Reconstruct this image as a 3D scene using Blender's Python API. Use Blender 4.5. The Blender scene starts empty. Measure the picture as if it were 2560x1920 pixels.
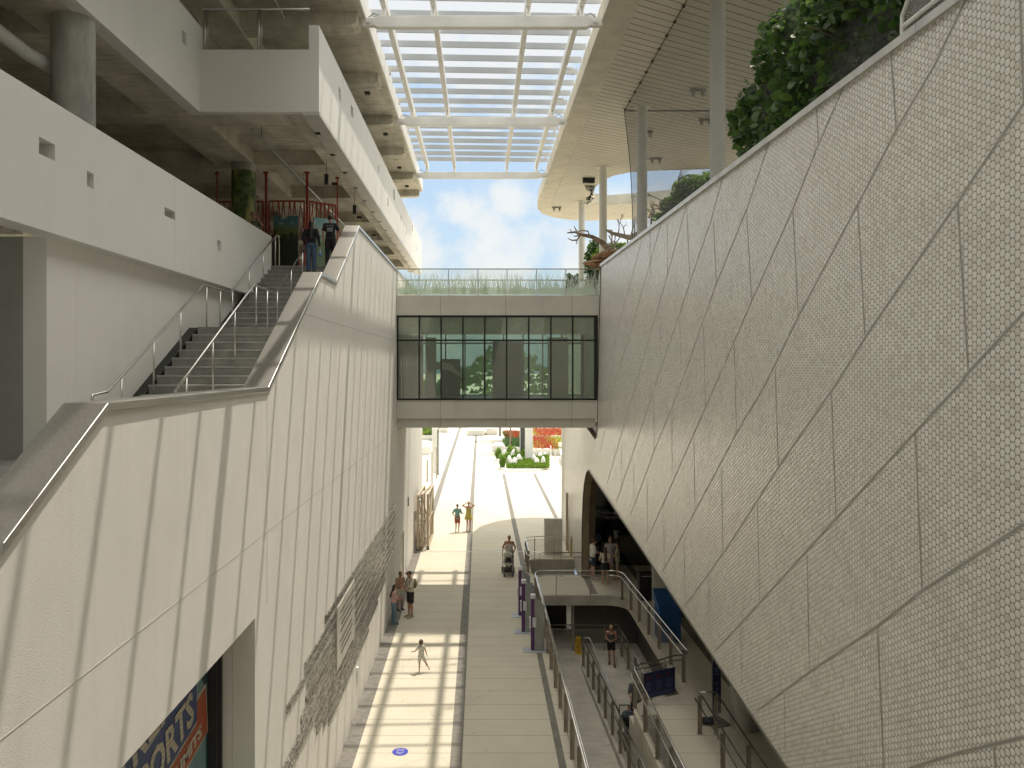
import bpy, bmesh, math, random
from mathutils import Vector, Matrix, Euler
from mathutils.geometry import tessellate_polygon
random.seed(7)
S = bpy.context.scene
R = math.radians
# ---------------------------------------------------------------- camera, sky, sun, exposure
# the camera is the origin (z = 0 is eye height, 9.5 m above the plaza); it looks along +Y
cd = bpy.data.cameras.new('camera'); cam = bpy.data.objects.new('camera', cd)
S.collection.objects.link(cam); S.camera = cam
cam.location = (0, 0, 0); cam.rotation_euler = (R(90), 0, 0)
cd.sensor_width = 36; cd.lens = 1967/2560*36
cd.shift_x = 79/2560; cd.shift_y = -46/2560
cd.clip_start = 0.1; cd.clip_end = 2000
S.render.resolution_x = 1024; S.render.resolution_y = 768
S.view_settings.view_transform = 'Standard'; S.view_settings.look = 'None'
S.view_settings.gamma = 1; S.view_settings.exposure = 1.08
S.cycles.diffuse_bounces = 8; S.cycles.max_bounces = 14; S.cycles.transparent_max_bounces = 16
sdir = Vector((.205, .31, 1)).normalized()
sl = bpy.data.lights.new('sun', 'SUN'); so = bpy.data.objects.new('sun', sl); S.collection.objects.link(so)
sl.energy = 2.15; sl.angle = R(.55); sl.color = (1, .90, .77)
so.rotation_euler = (-sdir).to_track_quat('-Z', 'Y').to_euler()
so.location = sdir*80
W = bpy.data.worlds.new('World'); S.world = W; W.use_nodes = True
def world():
    nt = W.node_tree; N = nt.nodes; L = nt.links; N.clear()
    out = N.new('ShaderNodeOutputWorld'); bg = N.new('ShaderNodeBackground'); bg.inputs[1].default_value = .15
    sky = N.new('ShaderNodeTexSky'); sky.sky_type = 'NISHITA'; sky.sun_disc = False
    sky.sun_elevation = math.asin(sdir.z); sky.sun_rotation = math.atan2(sdir.x, sdir.y)
    sky.air_density = 1.0; sky.dust_density = 2.2; sky.ozone_density = 1.0
    tc = N.new('ShaderNodeTexCoord'); sp = N.new('ShaderNodeSeparateXYZ'); L.new(tc.outputs['Generated'], sp.inputs[0])
    def m(op, a, b=None, c=None):
        n = N.new('ShaderNodeMath'); n.operation = op
        for i, v in enumerate((a, b, c)):
            if v is None: continue
            if isinstance(v, (int, float)): n.inputs[i].default_value = v
            else: L.new(v, n.inputs[i])
        return n.outputs[0]
    yy = m('MAXIMUM', m('ABSOLUTE', sp.outputs[1]), .12)
    u = m('DIVIDE', sp.outputs[0], yy); v = m('DIVIDE', sp.outputs[2], yy)
    cb = N.new('ShaderNodeCombineXYZ'); L.new(u, cb.inputs[0]); L.new(v, cb.inputs[1])
    no = N.new('ShaderNodeTexNoise'); no.inputs['Scale'].default_value = 13; no.inputs['Detail'].default_value = 9
    no.inputs['Roughness'].default_value = .6; L.new(cb.outputs[0], no.inputs['Vector'])
    no2 = N.new('ShaderNodeTexNoise'); no2.inputs['Scale'].default_value = 4.5; no2.inputs['Detail'].default_value = 4
    L.new(cb.outputs[0], no2.inputs['Vector'])
    best = None
    for (a, b, r) in ((-.020, .195, .045), (.042, .208, .042), (.012, .165, .055), (.035, .13, .075), (-.075, .135, .07), (.12, .125, .06), (.20, .18, .08), (.0, .08, .12), (-.4, .2, .3), (.7, .2, .4)):
        du = m('SUBTRACT', u, a); dv = m('SUBTRACT', v, b)
        d = m('SQRT', m('ADD', m('MULTIPLY', du, du), m('MULTIPLY', dv, dv)))
        k = m('SUBTRACT', 1.0, m('DIVIDE', d, r))
        best = k if best is None else m('MAXIMUM', best, k)
    best = m('MAXIMUM', best, m('MINIMUM', m('MULTIPLY', m('SUBTRACT', v, .27), 6.0), 1.25))
    best = m('MAXIMUM', best, -1.2)
    f = m('ADD', best, m('MULTIPLY', m('SUBTRACT', no.outputs[0], .5), 3.0))
    f = m('ADD', f, m('MULTIPLY', m('SUBTRACT', no2.outputs[0], .5), 1.4))
    mr = N.new('ShaderNodeMapRange'); mr.interpolation_type = 'SMOOTHSTEP'; L.new(f, mr.inputs[0])
    mr.inputs[1].default_value = -.15; mr.inputs[2].default_value = .85; mr.inputs[4].default_value = .8
    mx = N.new('ShaderNodeMix'); mx.data_type = 'RGBA'; L.new(mr.outputs[0], mx.inputs[0])
    hz = N.new('ShaderNodeMix'); hz.data_type = 'RGBA'; hz.inputs[0].default_value = .8
    L.new(sky.outputs[0], hz.inputs[6]); hz.inputs[7].default_value = (1.35, 1.85, 2.3, 1)
    L.new(hz.outputs[2], mx.inputs[6]); mx.inputs[7].default_value = (3.0, 3.0, 2.9, 1)
    # extra brightness added to the upper sky, out of view, as fill light
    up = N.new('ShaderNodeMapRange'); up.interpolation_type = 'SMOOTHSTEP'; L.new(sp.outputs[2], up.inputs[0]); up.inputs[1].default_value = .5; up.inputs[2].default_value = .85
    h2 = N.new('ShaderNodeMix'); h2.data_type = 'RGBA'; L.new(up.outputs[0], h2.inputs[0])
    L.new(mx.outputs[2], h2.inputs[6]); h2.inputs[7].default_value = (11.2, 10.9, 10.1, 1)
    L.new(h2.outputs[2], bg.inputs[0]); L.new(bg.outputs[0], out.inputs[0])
world()
# ---------------------------------------------------------------- materials
MATS = {}
def mat(name, col, rough=.7, metal=0, var=.12, scale=3.0, bump=0, bscale=60, island=0, spec=.5, col2=None, streak=0):
    if name in MATS: return MATS[name]
    m = bpy.data.materials.new(name); m.use_nodes = True; MATS[name] = m
    nt = m.node_tree; N = nt.nodes; L = nt.links; b = N['Principled BSDF']
    b.inputs['Roughness'].default_value = rough; b.inputs['Metallic'].default_value = metal
    b.inputs['Specular IOR Level'].default_value = spec
    tc = N.new('ShaderNodeTexCoord'); no = N.new('ShaderNodeTexNoise'); no.inputs['Scale'].default_value = scale
    no.inputs['Detail'].default_value = 6; no.inputs['Roughness'].default_value = .6
    if streak:
        mp = N.new('ShaderNodeMapping'); mp.inputs['Scale'].default_value = (1, 1, streak) if isinstance(streak, (int, float)) else streak
        L.new(tc.outputs['Object'], mp.inputs[0]); L.new(mp.outputs[0], no.inputs['Vector'])
    else: L.new(tc.outputs['Object'], no.inputs['Vector'])
    c = Vector(col); c2 = Vector(col2) if col2 else c*(1-var*1.6)
    mx = N.new('ShaderNodeMix'); mx.data_type = 'RGBA'
    mx.inputs[6].default_value = (*c2, 1); mx.inputs[7].default_value = (*(c if col2 else c*(1+var*.6)), 1)
    mr = N.new('ShaderNodeMapRange'); mr.inputs[1].default_value = .3; mr.inputs[2].default_value = .7
    L.new(no.outputs[0], mr.inputs[0])
    if island:
        g = N.new('ShaderNodeNewGeometry'); L.new(g.outputs['Random Per Island'], mx.inputs[0])
    else: L.new(mr.outputs[0], mx.inputs[0])
    L.new(mx.outputs[2], b.inputs['Base Color'])
    if bump:
        nb = N.new('ShaderNodeTexNoise'); nb.inputs['Scale'].default_value = bscale; nb.inputs['Detail'].default_value = 3
        L.new(tc.outputs['Object'], nb.inputs['Vector'])
        bp = N.new('ShaderNodeBump'); bp.inputs['Strength'].default_value = bump; bp.inputs['Distance'].default_value = .01
        L.new(nb.outputs[0], bp.inputs['Height']); L.new(bp.outputs[0], b.inputs['Normal'])
    m['b'] = 1
    return m
def nodes(m): return m.node_tree.nodes, m.node_tree.links, m.node_tree.nodes['Principled BSDF']
def basecol(m):   # socket that currently feeds base colour
    N, L, b = nodes(m); return b.inputs['Base Color'].links[0].from_socket
def mth(N, L, op, a, b=None, c=None):
    n = N.new('ShaderNodeMath'); n.operation = op
    for i, v in enumerate((a, b, c)):
        if v is None: continue
        if isinstance(v, (int, float)): n.inputs[i].default_value = v
        else: L.new(v, n.inputs[i])
    return n.outputs[0]
def overlay(m, fac, col):   # blend a colour over the base colour with a factor socket
    N, L, b = nodes(m); src = basecol(m); mx = N.new('ShaderNodeMix'); mx.data_type = 'RGBA'
    L.new(fac, mx.inputs[0]); L.new(src, mx.inputs[6]); mx.inputs[7].default_value = (*col, 1)
    L.new(mx.outputs[2], b.inputs['Base Color'])
def coords(m, kind='Object'):
    N, L, b = nodes(m); tc = N.new('ShaderNodeTexCoord'); sp = N.new('ShaderNodeSeparateXYZ')
    L.new(tc.outputs[kind], sp.inputs[0]); return sp.outputs
def linefac(m, coord, period, width, off=0):
    N, L, b = nodes(m)
    t = mth(N, L, 'FRACT', mth(N, L, 'DIVIDE', mth(N, L, 'ADD', coord, off), period))
    return mth(N, L, 'LESS_THAN', t, width/period)

stucco = mat('white_stucco', (.75, .735, .685), .85, var=.035, scale=.5, bump=.3, bscale=90)
white_p = mat('white_painted_wall', (.74, .73, .69), .7, var=.03, scale=.6, bump=.12, bscale=30)
grey_p = mat('grey_painted_wall', (.30, .30, .28), .75, var=.06, scale=1.2, bump=.2)
steel = mat('brushed_steel', (.60, .59, .56), .32, 1, var=.10, scale=6, streak=(8, .4, 8))
steel_d = mat('weathered_steel_post', (.36, .31, .25), .5, .6, var=.2, scale=7)
polish = mat('polished_rail', (.72, .71, .68), .18, 1, var=.05)
conc = mat('board_formed_concrete', (.72, .68, .57), .85, var=.30, scale=1.4, bump=.3, bscale=22, col2=(.42, .395, .325), streak=(1, .35, 1))
conc_c = mat('column_concrete', (.50, .49, .45), .8, var=.2, scale=2.8, bump=.25, bscale=18, col2=(.25, .245, .22), streak=.4)
conc_w = mat('ramp_concrete', (.58, .55, .47), .85, var=.22, scale=1.5, bump=.3, col2=(.42, .395, .33))
plaza_m = mat('plaza_concrete', (.56, .525, .43), .8, var=.12, scale=.7, bump=.2, bscale=30, col2=(.49, .455, .365))
paver = mat('grey_pavers', (.18, .17, .15), .8, var=.3, scale=2, bump=.4, col2=(.11, .105, .09))
stair_m = mat('stair_concrete', (.33, .328, .305), .8, var=.25, scale=2.2, bump=.3, col2=(.20, .20, .185))
black = mat('dark_gap', (.02, .02, .02), .7)
whitesteel = mat('white_painted_steel', (.74, .73, .69), .45, var=.05, scale=2, streak=.3)
alu = mat('grey_aluminium_panel', (.58, .565, .51), .42, .2, var=.03, scale=.8)
dkframe = mat('dark_bronze_frame', (.03, .032, .03), .4, .5)
bronze = mat('bronze_metal', (.36, .29, .20), .4, .6, var=.12, scale=3)
soff = mat('white_soffit', (.56, .53, .45), .7, var=.06, scale=.9)
colw = mat('white_column_paint', (.66, .65, .59), .55, var=.04)
red = mat('red_painted_metal', (.30, .035, .02), .5)
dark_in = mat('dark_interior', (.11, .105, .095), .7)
bark = mat('bark', (.16, .12, .085), .9, var=.3, scale=8, bump=.5)
deadwood = mat('dead_wood', (.30, .22, .16), .9, var=.3, scale=6, bump=.4)
leafmats = {}
def leafmat(name, a, b):
    m = mat(name, a, .45, island=1, col2=b); N, L, bs = nodes(m)
    bs.inputs['Subsurface Weight'].default_value = 0
    tr = N.new('ShaderNodeBsdfTranslucent'); mx = N.new('ShaderNodeMixShader'); mx.inputs[0].default_value = .4
    hs = N.new('ShaderNodeHueSaturation'); hs.inputs['Value'].default_value = 1.6; L.new(basecol(m), hs.inputs['Color'])
    L.new(hs.outputs[0], tr.inputs[0]); out = N['Material Output']
    L.new(bs.outputs[0], mx.inputs[1]); L.new(tr.outputs[0], mx.inputs[2]); L.new(mx.outputs[0], out.inputs[0]); return m
leaf_dk = leafmat('dark_green_leaf', (.075, .14, .03), (.02, .05, .012))
leaf_md = leafmat('green_leaf', (.10, .18, .035), (.02, .055, .012))
leaf_lt = leafmat('bright_green_leaf', (.20, .30, .035), (.09, .18, .02))
leaf_red = leafmat('red_leaf', (.42, .07, .03), (.22, .03, .02))
leaf_yel = leafmat('yellow_green_leaf', (.40, .32, .04), (.16, .22, .03))
# joints in the plaza paving
def add_joints():
    m = plaza_m; N, L, b = nodes(m); c = coords(m)
    j = linefac(m, c[1], .92, .022, .04); overlay(m, j, (.27, .24, .17))
    vo = N.new('ShaderNodeTexVoronoi'); vo.feature = 'DISTANCE_TO_EDGE'; vo.inputs['Scale'].default_value = .16
    nz = N.new('ShaderNodeTexNoise'); nz.inputs['Scale'].default_value = 1.5; nz.inputs['Detail'].default_value = 5
    tc = N.new('ShaderNodeTexCoord'); L.new(tc.outputs['Object'], nz.inputs[0])
    ad = N.new('ShaderNodeVectorMath'); ad.operation = 'ADD'; L.new(tc.outputs['Object'], ad.inputs[0])
    sc = N.new('ShaderNodeVectorMath'); sc.operation = 'SCALE'; sc.inputs[3].default_value = .9
    L.new(nz.outputs['Color'], sc.inputs[0]); L.new(sc.outputs[0], ad.inputs[1]); L.new(ad.outputs[0], vo.inputs['Vector'])
    cr = mth(N, L, 'LESS_THAN', vo.outputs['Distance'], .0022); overlay(m, mth(N, L, 'MULTIPLY', cr, .35), (.30, .28, .16))
    # slab to slab tone
    wn = N.new('ShaderNodeTexWhiteNoise'); wn.noise_dimensions = '1D'
    L.new(mth(N, L, 'FLOOR', mth(N, L, 'DIVIDE', mth(N, L, 'ADD', c[1], .04), .92)), wn.inputs['W'])
    overlay(m, mth(N, L, 'MULTIPLY', wn.outputs['Value'], .16), (.50, .46, .36))
    st = N.new('ShaderNodeTexNoise'); st.inputs['Scale'].default_value = .35; st.inputs['Detail'].default_value = 8; L.new(tc.outputs['Object'], st.inputs[0])
    mr = N.new('ShaderNodeMapRange'); mr.inputs[1].default_value = .55; mr.inputs[2].default_value = .75; mr.inputs[4].default_value = .35; L.new(st.outputs[0], mr.inputs[0])
    overlay(m, mr.outputs[0], (.48, .43, .30))
    for scl, th, am, cc in ((1.9, .035, .45, (.20, .18, .14)), (.8, .05, .3, (.30, .27, .19)), (5.0, .03, .35, (.25, .22, .17))):
        vd = N.new('ShaderNodeTexVoronoi'); vd.inputs['Scale'].default_value = scl; L.new(tc.outputs['Object'], vd.inputs['Vector'])
        overlay(m, mth(N, L, 'MULTIPLY', mth(N, L, 'LESS_THAN', vd.outputs['Distance'], th), am), cc)
    m = paver; N, L, b = nodes(m); c = coords(m)
    wn = N.new('ShaderNodeTexWhiteNoise'); wn.noise_dimensions = '2D'; cb = N.new('ShaderNodeCombineXYZ')
    L.new(mth(N, L, 'FLOOR', mth(N, L, 'DIVIDE', c[0], .15)), cb.inputs[0]); L.new(mth(N, L, 'FLOOR', mth(N, L, 'DIVIDE', c[1], .11)), cb.inputs[1])
    L.new(cb.outputs[0], wn.inputs['Vector']); overlay(m, mth(N, L, 'MULTIPLY', wn.outputs['Value'], .5), (.25, .235, .205))
    overlay(m, linefac(m, c[1], .11, .012), (.10, .09, .08))
add_joints()
def streaks(m, col, amt):
    N, L, b = nodes(m); tc = N.new('ShaderNodeTexCoord'); mp = N.new('ShaderNodeMapping'); mp.inputs['Scale'].default_value = (1, 5, .22)
    no = N.new('ShaderNodeTexNoise'); no.inputs['Scale'].default_value = 1.3; no.inputs['Detail'].default_value = 7; L.new(tc.outputs['Object'], mp.inputs[0]); L.new(mp.outputs[0], no.inputs[0])
    mr = N.new('ShaderNodeMapRange'); mr.inputs[1].default_value = .5; mr.inputs[2].default_value = .8; mr.inputs[4].default_value = amt; L.new(no.outputs[0], mr.inputs[0]); overlay(m, mr.outputs[0], col)
    n2 = N.new('ShaderNodeTexNoise'); n2.inputs['Scale'].default_value = .9; n2.inputs['Detail'].default_value = 8; L.new(tc.outputs['Object'], n2.inputs[0])
    m2 = N.new('ShaderNodeMapRange'); m2.inputs[1].default_value = .52; m2.inputs[2].default_value = .7; m2.inputs[4].default_value = amt*.7; L.new(n2.outputs[0], m2.inputs[0]); overlay(m, m2.outputs[0], col)
streaks(stucco, (.50, .47, .40), .16); streaks(white_p, (.55, .53, .47), .10); streaks(conc, (.20, .18, .13), .6); streaks(alu, (.30, .28, .24), .25); streaks(conc_w, (.25, .23, .18), .4)
def board_lines():
    m = conc; N, L, b = nodes(m); c = coords(m)
    overlay(m, mth(N, L, 'MULTIPLY', linefac(m, c[1], 2.44, .012, .7), .6), (.14, .125, .09))
    overlay(m, mth(N, L, 'MULTIPLY', linefac(m, c[0], 1.22, .010, .3), .35), (.16, .14, .10))
    m = soff; N, L, b = nodes(m); c = coords(m)
    t = mth(N, L, 'SUBTRACT', mth(N, L, 'MULTIPLY', c[1], .866), mth(N, L, 'MULTIPLY', c[0], .5))
    overlay(m, linefac(m, t, .34, .042), (.16, .14, .10))
board_lines()
def tile_mat():
    m = mat('white_disc_tiles', (.74, .72, .67), .28, var=.06, scale=1.3); N, L, b = nodes(m)
    c = coords(m, 'UV'); D = .085; H = D*math.sqrt(3)
    def cell(off):
        fu = mth(N, L, 'ADD', mth(N, L, 'DIVIDE', c[0], H), off); fv = mth(N, L, 'ADD', mth(N, L, 'DIVIDE', c[1], D), off)
        iu = mth(N, L, 'FLOOR', fu); iv = mth(N, L, 'FLOOR', fv)
        du = mth(N, L, 'MULTIPLY', mth(N, L, 'SUBTRACT', mth(N, L, 'SUBTRACT', fu, iu), .5), H)
        dv = mth(N, L, 'MULTIPLY', mth(N, L, 'SUBTRACT', mth(N, L, 'SUBTRACT', fv, iv), .5), D)
        d = mth(N, L, 'SQRT', mth(N, L, 'ADD', mth(N, L, 'MULTIPLY', du, du), mth(N, L, 'MULTIPLY', dv, dv)))
        return d, du, dv, mth(N, L, 'ADD', iu, off*37.7), iv
    d1, u1, v1, i1, j1 = cell(0); d2, u2, v2, i2, j2 = cell(.5)
    s = mth(N, L, 'LESS_THAN', d2, d1)
    def sel(a, b_):
        n = N.new('ShaderNodeMix'); L.new(s, n.inputs[0]); L.new(a, n.inputs[2]); L.new(b_, n.inputs[3]); return n.outputs[0]
    d = sel(d1, d2); du = sel(u1, u2); dv = sel(v1, v2); ci = sel(i1, i2); cj = sel(j1, j2)
    cb = N.new('ShaderNodeCombineXYZ'); L.new(ci, cb.inputs[0]); L.new(cj, cb.inputs[1])
    wn = N.new('ShaderNodeTexWhiteNoise'); wn.noise_dimensions = '3D'; L.new(cb.outputs[0], wn.inputs['Vector'])
    sc = N.new('ShaderNodeSeparateColor'); L.new(wn.outputs['Color'], sc.inputs[0])
    overlay(m, mth(N, L, 'MULTIPLY', mth(N, L, 'POWER', sc.outputs[2], 3.0), .55), (.50, .455, .38))
    g = N.new('ShaderNodeMapRange'); g.inputs[1].default_value = .0372; g.inputs[2].default_value = .0396; L.new(d, g.inputs[0])
    overlay(m, g.outputs[0], (.33, .32, .285))
    # dome of each disc, a little random tilt, sunk joint
    dome = mth(N, L, 'MULTIPLY', mth(N, L, 'MULTIPLY', d, d), -1.6)
    tu = mth(N, L, 'MULTIPLY', mth(N, L, 'SUBTRACT', sc.outputs[0], .5), .09); tv = mth(N, L, 'MULTIPLY', mth(N, L, 'SUBTRACT', sc.outputs[1], .5), .09)
    hgt = mth(N, L, 'ADD', dome, mth(N, L, 'ADD', mth(N, L, 'MULTIPLY', du, tu), mth(N, L, 'MULTIPLY', dv, tv)))
    hgt = mth(N, L, 'SUBTRACT', hgt, mth(N, L, 'MULTIPLY', g.outputs[0], .004))
    bp = N.new('ShaderNodeBump'); bp.inputs['Strength'].default_value = 1; bp.inputs['Distance'].default_value = 1
    L.new(hgt, bp.inputs['Height']); L.new(bp.outputs[0], b.inputs['Normal'])
    rm = N.new('ShaderNodeMix'); L.new(g.outputs[0], rm.inputs[0]); rm.inputs[2].default_value = .20; rm.inputs[3].default_value = .9
    L.new(rm.outputs[0], b.inputs['Roughness']); return m
tiles = tile_mat()
def glass(name, tint, refl=.12, rough=.01, trans=1.0):
    m = bpy.data.materials.new(name); m.use_nodes = True; N = m.node_tree.nodes; L = m.node_tree.links; N.clear()
    o = N.new('ShaderNodeOutputMaterial'); t = N.new('ShaderNodeBsdfTransparent'); t.inputs[0].default_value = (*tint, 1)
    g = N.new('ShaderNodeBsdfGlossy'); g.inputs['Roughness'].default_value = rough
    lw = N.new('ShaderNodeLayerWeight'); lw.inputs[0].default_value = .35
    f = mth(N, L, 'ADD', mth(N, L, 'MULTIPLY', lw.outputs['Fresnel'], .8), refl)
    mx = N.new('ShaderNodeMixShader'); L.new(f, mx.inputs[0]); L.new(t.outputs[0], mx.inputs[1]); L.new(g.outputs[0], mx.inputs[2])
    L.new(mx.outputs[0], o.inputs[0]); MATS[name] = m; return m
glass_w = glass('bridge_glass', (.88, .93, .87), .15, .02)
glass_b = glass('bridge_far_glass', (.62, .72, .66), .06)
glass_r = glass('railing_glass', (.97, .985, .975), .03)
glass_d = glass('dark_shopfront_glass', (.5, .54, .52), .12, .06)
def frost():
    m = bpy.data.materials.new('frosted_etching'); m.use_nodes = True; N = m.node_tree.nodes; L = m.node_tree.links; N.clear()
    o = N.new('ShaderNodeOutputMaterial'); t = N.new('ShaderNodeBsdfTransparent'); t.inputs[0].default_value = (.9, .97, .93, 1)
    d = N.new('ShaderNodeBsdfDiffuse'); d.inputs[0].default_value = (.88, .91, .82, 1)
    tr = N.new('ShaderNodeBsdfTranslucent'); tr.inputs[0].default_value = (.75, .84, .74, 1)
    a = N.new('ShaderNodeMixShader'); a.inputs[0].default_value = .5; L.new(d.outputs[0], a.inputs[1]); L.new(tr.outputs[0], a.inputs[2])
    b = N.new('ShaderNodeMixShader'); b.inputs[0].default_value = .72; L.new(t.outputs[0], b.inputs[1]); L.new(a.outputs[0], b.inputs[2])
    L.new(b.outputs[0], o.inputs[0]); MATS['frost'] = m; return m
frosted = frost()
def netmat(name, col, cover, pitch, wire, axes=(0, 2), kind='Object'):
    """see-through wire: real holes, wires drawn by a diamond grid"""
    m = bpy.data.materials.new(name); m.use_nodes = True; N = m.node_tree.nodes; L = m.node_tree.links; N.clear()
    o = N.new('ShaderNodeOutputMaterial'); t = N.new('ShaderNodeBsdfTransparent')
    d = N.new('ShaderNodeBsdfPrincipled'); d.inputs['Base Color'].default_value = (*col, 1); d.inputs['Roughness'].default_value = .5; d.inputs['Metallic'].default_value = 0
    tc = N.new('ShaderNodeTexCoord'); sp = N.new('ShaderNodeSeparateXYZ'); L.new(tc.outputs[kind], sp.inputs[0])
    a = mth(N, L, 'ADD', sp.outputs[0], sp.outputs[1]); z = sp.outputs[2] if kind == 'Object' else sp.outputs[1]
    if kind == 'UV': a = sp.outputs[0]
    p = mth(N, L, 'FRACT', mth(N, L, 'DIVIDE', mth(N, L, 'ADD', a, mth(N, L, 'MULTIPLY', z, 1.7)), pitch))
    q = mth(N, L, 'FRACT', mth(N, L, 'DIVIDE', mth(N, L, 'SUBTRACT', a, mth(N, L, 'MULTIPLY', z, 1.7)), pitch))
    f = mth(N, L, 'MAXIMUM', mth(N, L, 'LESS_THAN', p, wire), mth(N, L, 'LESS_THAN', q, wire))
    mx = N.new('ShaderNodeMixShader'); L.new(f, mx.inputs[0]); L.new(t.outputs[0], mx.inputs[1]); L.new(d.outputs[0], mx.inputs[2])
    L.new(mx.outputs[0], o.inputs[0]); MATS[name] = m; return m
rail_net = netmat('railing_wire_mesh', (.40, .38, .33), .2, .12, .09)
avi_net = netmat('aviary_net', (.06, .06, .055), .4, .05, .16)
# ---------------------------------------------------------------- mesh helpers
COL = S.collection
class MB:
    def __init__(s): s.v = []; s.f = []; s.m = []
    def add(s, vs, fs, mi=0):
        n = len(s.v); s.v += [tuple(v) for v in vs]; s.f += [tuple(i+n for i in f) for f in fs]; s.m += [mi]*len(fs); return s
    def box(s, a, b, mi=0, M=None):
        x0, y0, z0 = a; x1, y1, z1 = b
        vs = [(x0, y0, z0), (x1, y0, z0), (x1, y1, z0), (x0, y1, z0), (x0, y0, z1), (x1, y0, z1), (x1, y1, z1), (x0, y1, z1)]
        if M: vs = [M @ Vector(v) for v in vs]
        return s.add(vs, [(0, 3, 2, 1), (4, 5, 6, 7), (0, 1, 5, 4), (1, 2, 6, 5), (2, 3, 7, 6), (3, 0, 4, 7)], mi)
    def tube(s, pts, r, n=8, mi=0, cap=True, r1=None, closed=False):
        pts = [Vector(p) for p in pts]; k = len(pts); vs = []; N0 = None
        for i, p in enumerate(pts):
            if closed: d = (pts[(i+1) % k]-pts[i-1])
            elif i == 0: d = pts[1]-p
            elif i == k-1: d = p-pts[-2]
            else: d = (pts[i+1]-p).normalized()+(p-pts[i-1]).normalized()
            d = d.normalized() if d.length > 1e-9 else Vector((0, 0, 1))
            if N0 is None: N0 = d.orthogonal().normalized()
            N0 = (N0-d*N0.dot(d)); N0 = N0.normalized() if N0.length > 1e-6 else d.orthogonal().normalized()
            B = d.cross(N0); rr = r if r1 is None else r+(r1-r)*i/(k-1)
            if isinstance(r, (list, tuple)): rr = r[i]
            vs += [p+(N0*math.cos(2*math.pi*j/n)+B*math.sin(2*math.pi*j/n))*rr for j in range(n)]
        fs = []
        for i in range(k if closed else k-1):
            a = i*n; b = ((i+1) % k)*n
            fs += [(a+j, a+(j+1) % n, b+(j+1) % n, b+j) for j in range(n)]
        if cap and not closed: fs += [tuple(range(n-1, -1, -1)), tuple((k-1)*n+j for j in range(n))]
        return s.add(vs, fs, mi)
    def cyl(s, x, y, z0, z1, r, n=24, mi=0, r1=None): return s.tube([(x, y, z0), (x, y, z1)], r, n, mi, r1=r1)
    def prism(s, loop, fn, d, mi=0, holes=(), side=0):
        """polygon loop of (a,b) mapped by fn(a,b,t) for t = 0 and t = d, closed solid"""
        loops = [list(loop)]+[list(h) for h in holes]; flat = [p for l in loops for p in l]
        tris = tessellate_polygon([[Vector((p[0], p[1], 0)) for p in l] for l in loops]); n = len(flat)
        vs = [fn(p[0], p[1], 0) for p in flat]+[fn(p[0], p[1], d) for p in flat]
        fs = [tuple(t) for t in tris]+[tuple(i+n for i in reversed(t)) for t in tris]
        s.add(vs, fs, mi); base = len(s.v)-2*n; o = 0; sf = []
        for l in loops:
            k = len(l); sf += [(base+o+i, base+o+(i+1) % k, base+n+o+(i+1) % k, base+n+o+i) for i in range(k)]; o += k
        s.f += sf; s.m += [side or mi]*len(sf); return s
    def ell(s, c, r, seg=12, ring=8, mi=0, M=None):
        vs = []; fs = []
        for i in range(ring+1):
            t = math.pi*i/ring
            for j in range(seg):
                p = 2*math.pi*j/seg; v = Vector((r[0]*math.sin(t)*math.cos(p), r[1]*math.sin(t)*math.sin(p), r[2]*math.cos(t)))
                vs.append((M @ v if M else v)+Vector(c))
        for i in range(ring):
            for j in range(seg): fs.append((i*seg+j, (i+1)*seg+j, (i+1)*seg+(j+1) % seg, i*seg+(j+1) % seg))
        return s.add(vs, fs, mi)
    def build(s, name, mats, parent=None, smooth=False, bevel=0, **tags):
        me = bpy.data.meshes.new(name); me.from_pydata(s.v, [], s.f); me.update()
        if not isinstance(mats, (list, tuple)): mats = [mats]
        for m in mats: me.materials.append(m)
        if len(mats) > 1: me.polygons.foreach_set('material_index', s.m)
        bm = bmesh.new(); bm.from_mesh(me); bmesh.ops.recalc_face_normals(bm, faces=bm.faces); bm.to_mesh(me); bm.free()
        o = bpy.data.objects.new(name, me); COL.objects.link(o)
        if smooth: me.polygons.foreach_set('use_smooth', [True]*len(me.polygons))
        if smooth == 'auto': 
            me.set_sharp_from_angle(angle=R(40))
        if bevel:
            b = o.modifiers.new('bevel', 'BEVEL'); b.width = bevel; b.segments = 2; b.limit_method = 'ANGLE'
        if parent is not None:
            o.parent = parent; o.matrix_parent_inverse = Matrix.Translation(parent.location).inverted() if parent.type == 'EMPTY' else Matrix()
        for k, v in tags.items(): o[k] = v
        return o
def thing(name, label, cat, loc=(0, 0, 0), group=None):
    o = bpy.data.objects.new(name, None); COL.objects.link(o); o.location = loc; o['label'] = label; o['category'] = cat
    o.empty_display_size = .2
    if group: o['group'] = group
    return o
def tag(o, label, cat, group=None):
    o['label'] = label; o['category'] = cat
    if group: o['group'] = group
    return o
def struct(o): o['kind'] = 'structure'; return o
def copy_tree(o, parent=None, dx=(0, 0, 0)):
    c = o.copy(); COL.objects.link(c)
    if parent is not None: c.parent = parent
    for ch in list(o.children): copy_tree(ch, c)
    return c
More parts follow.
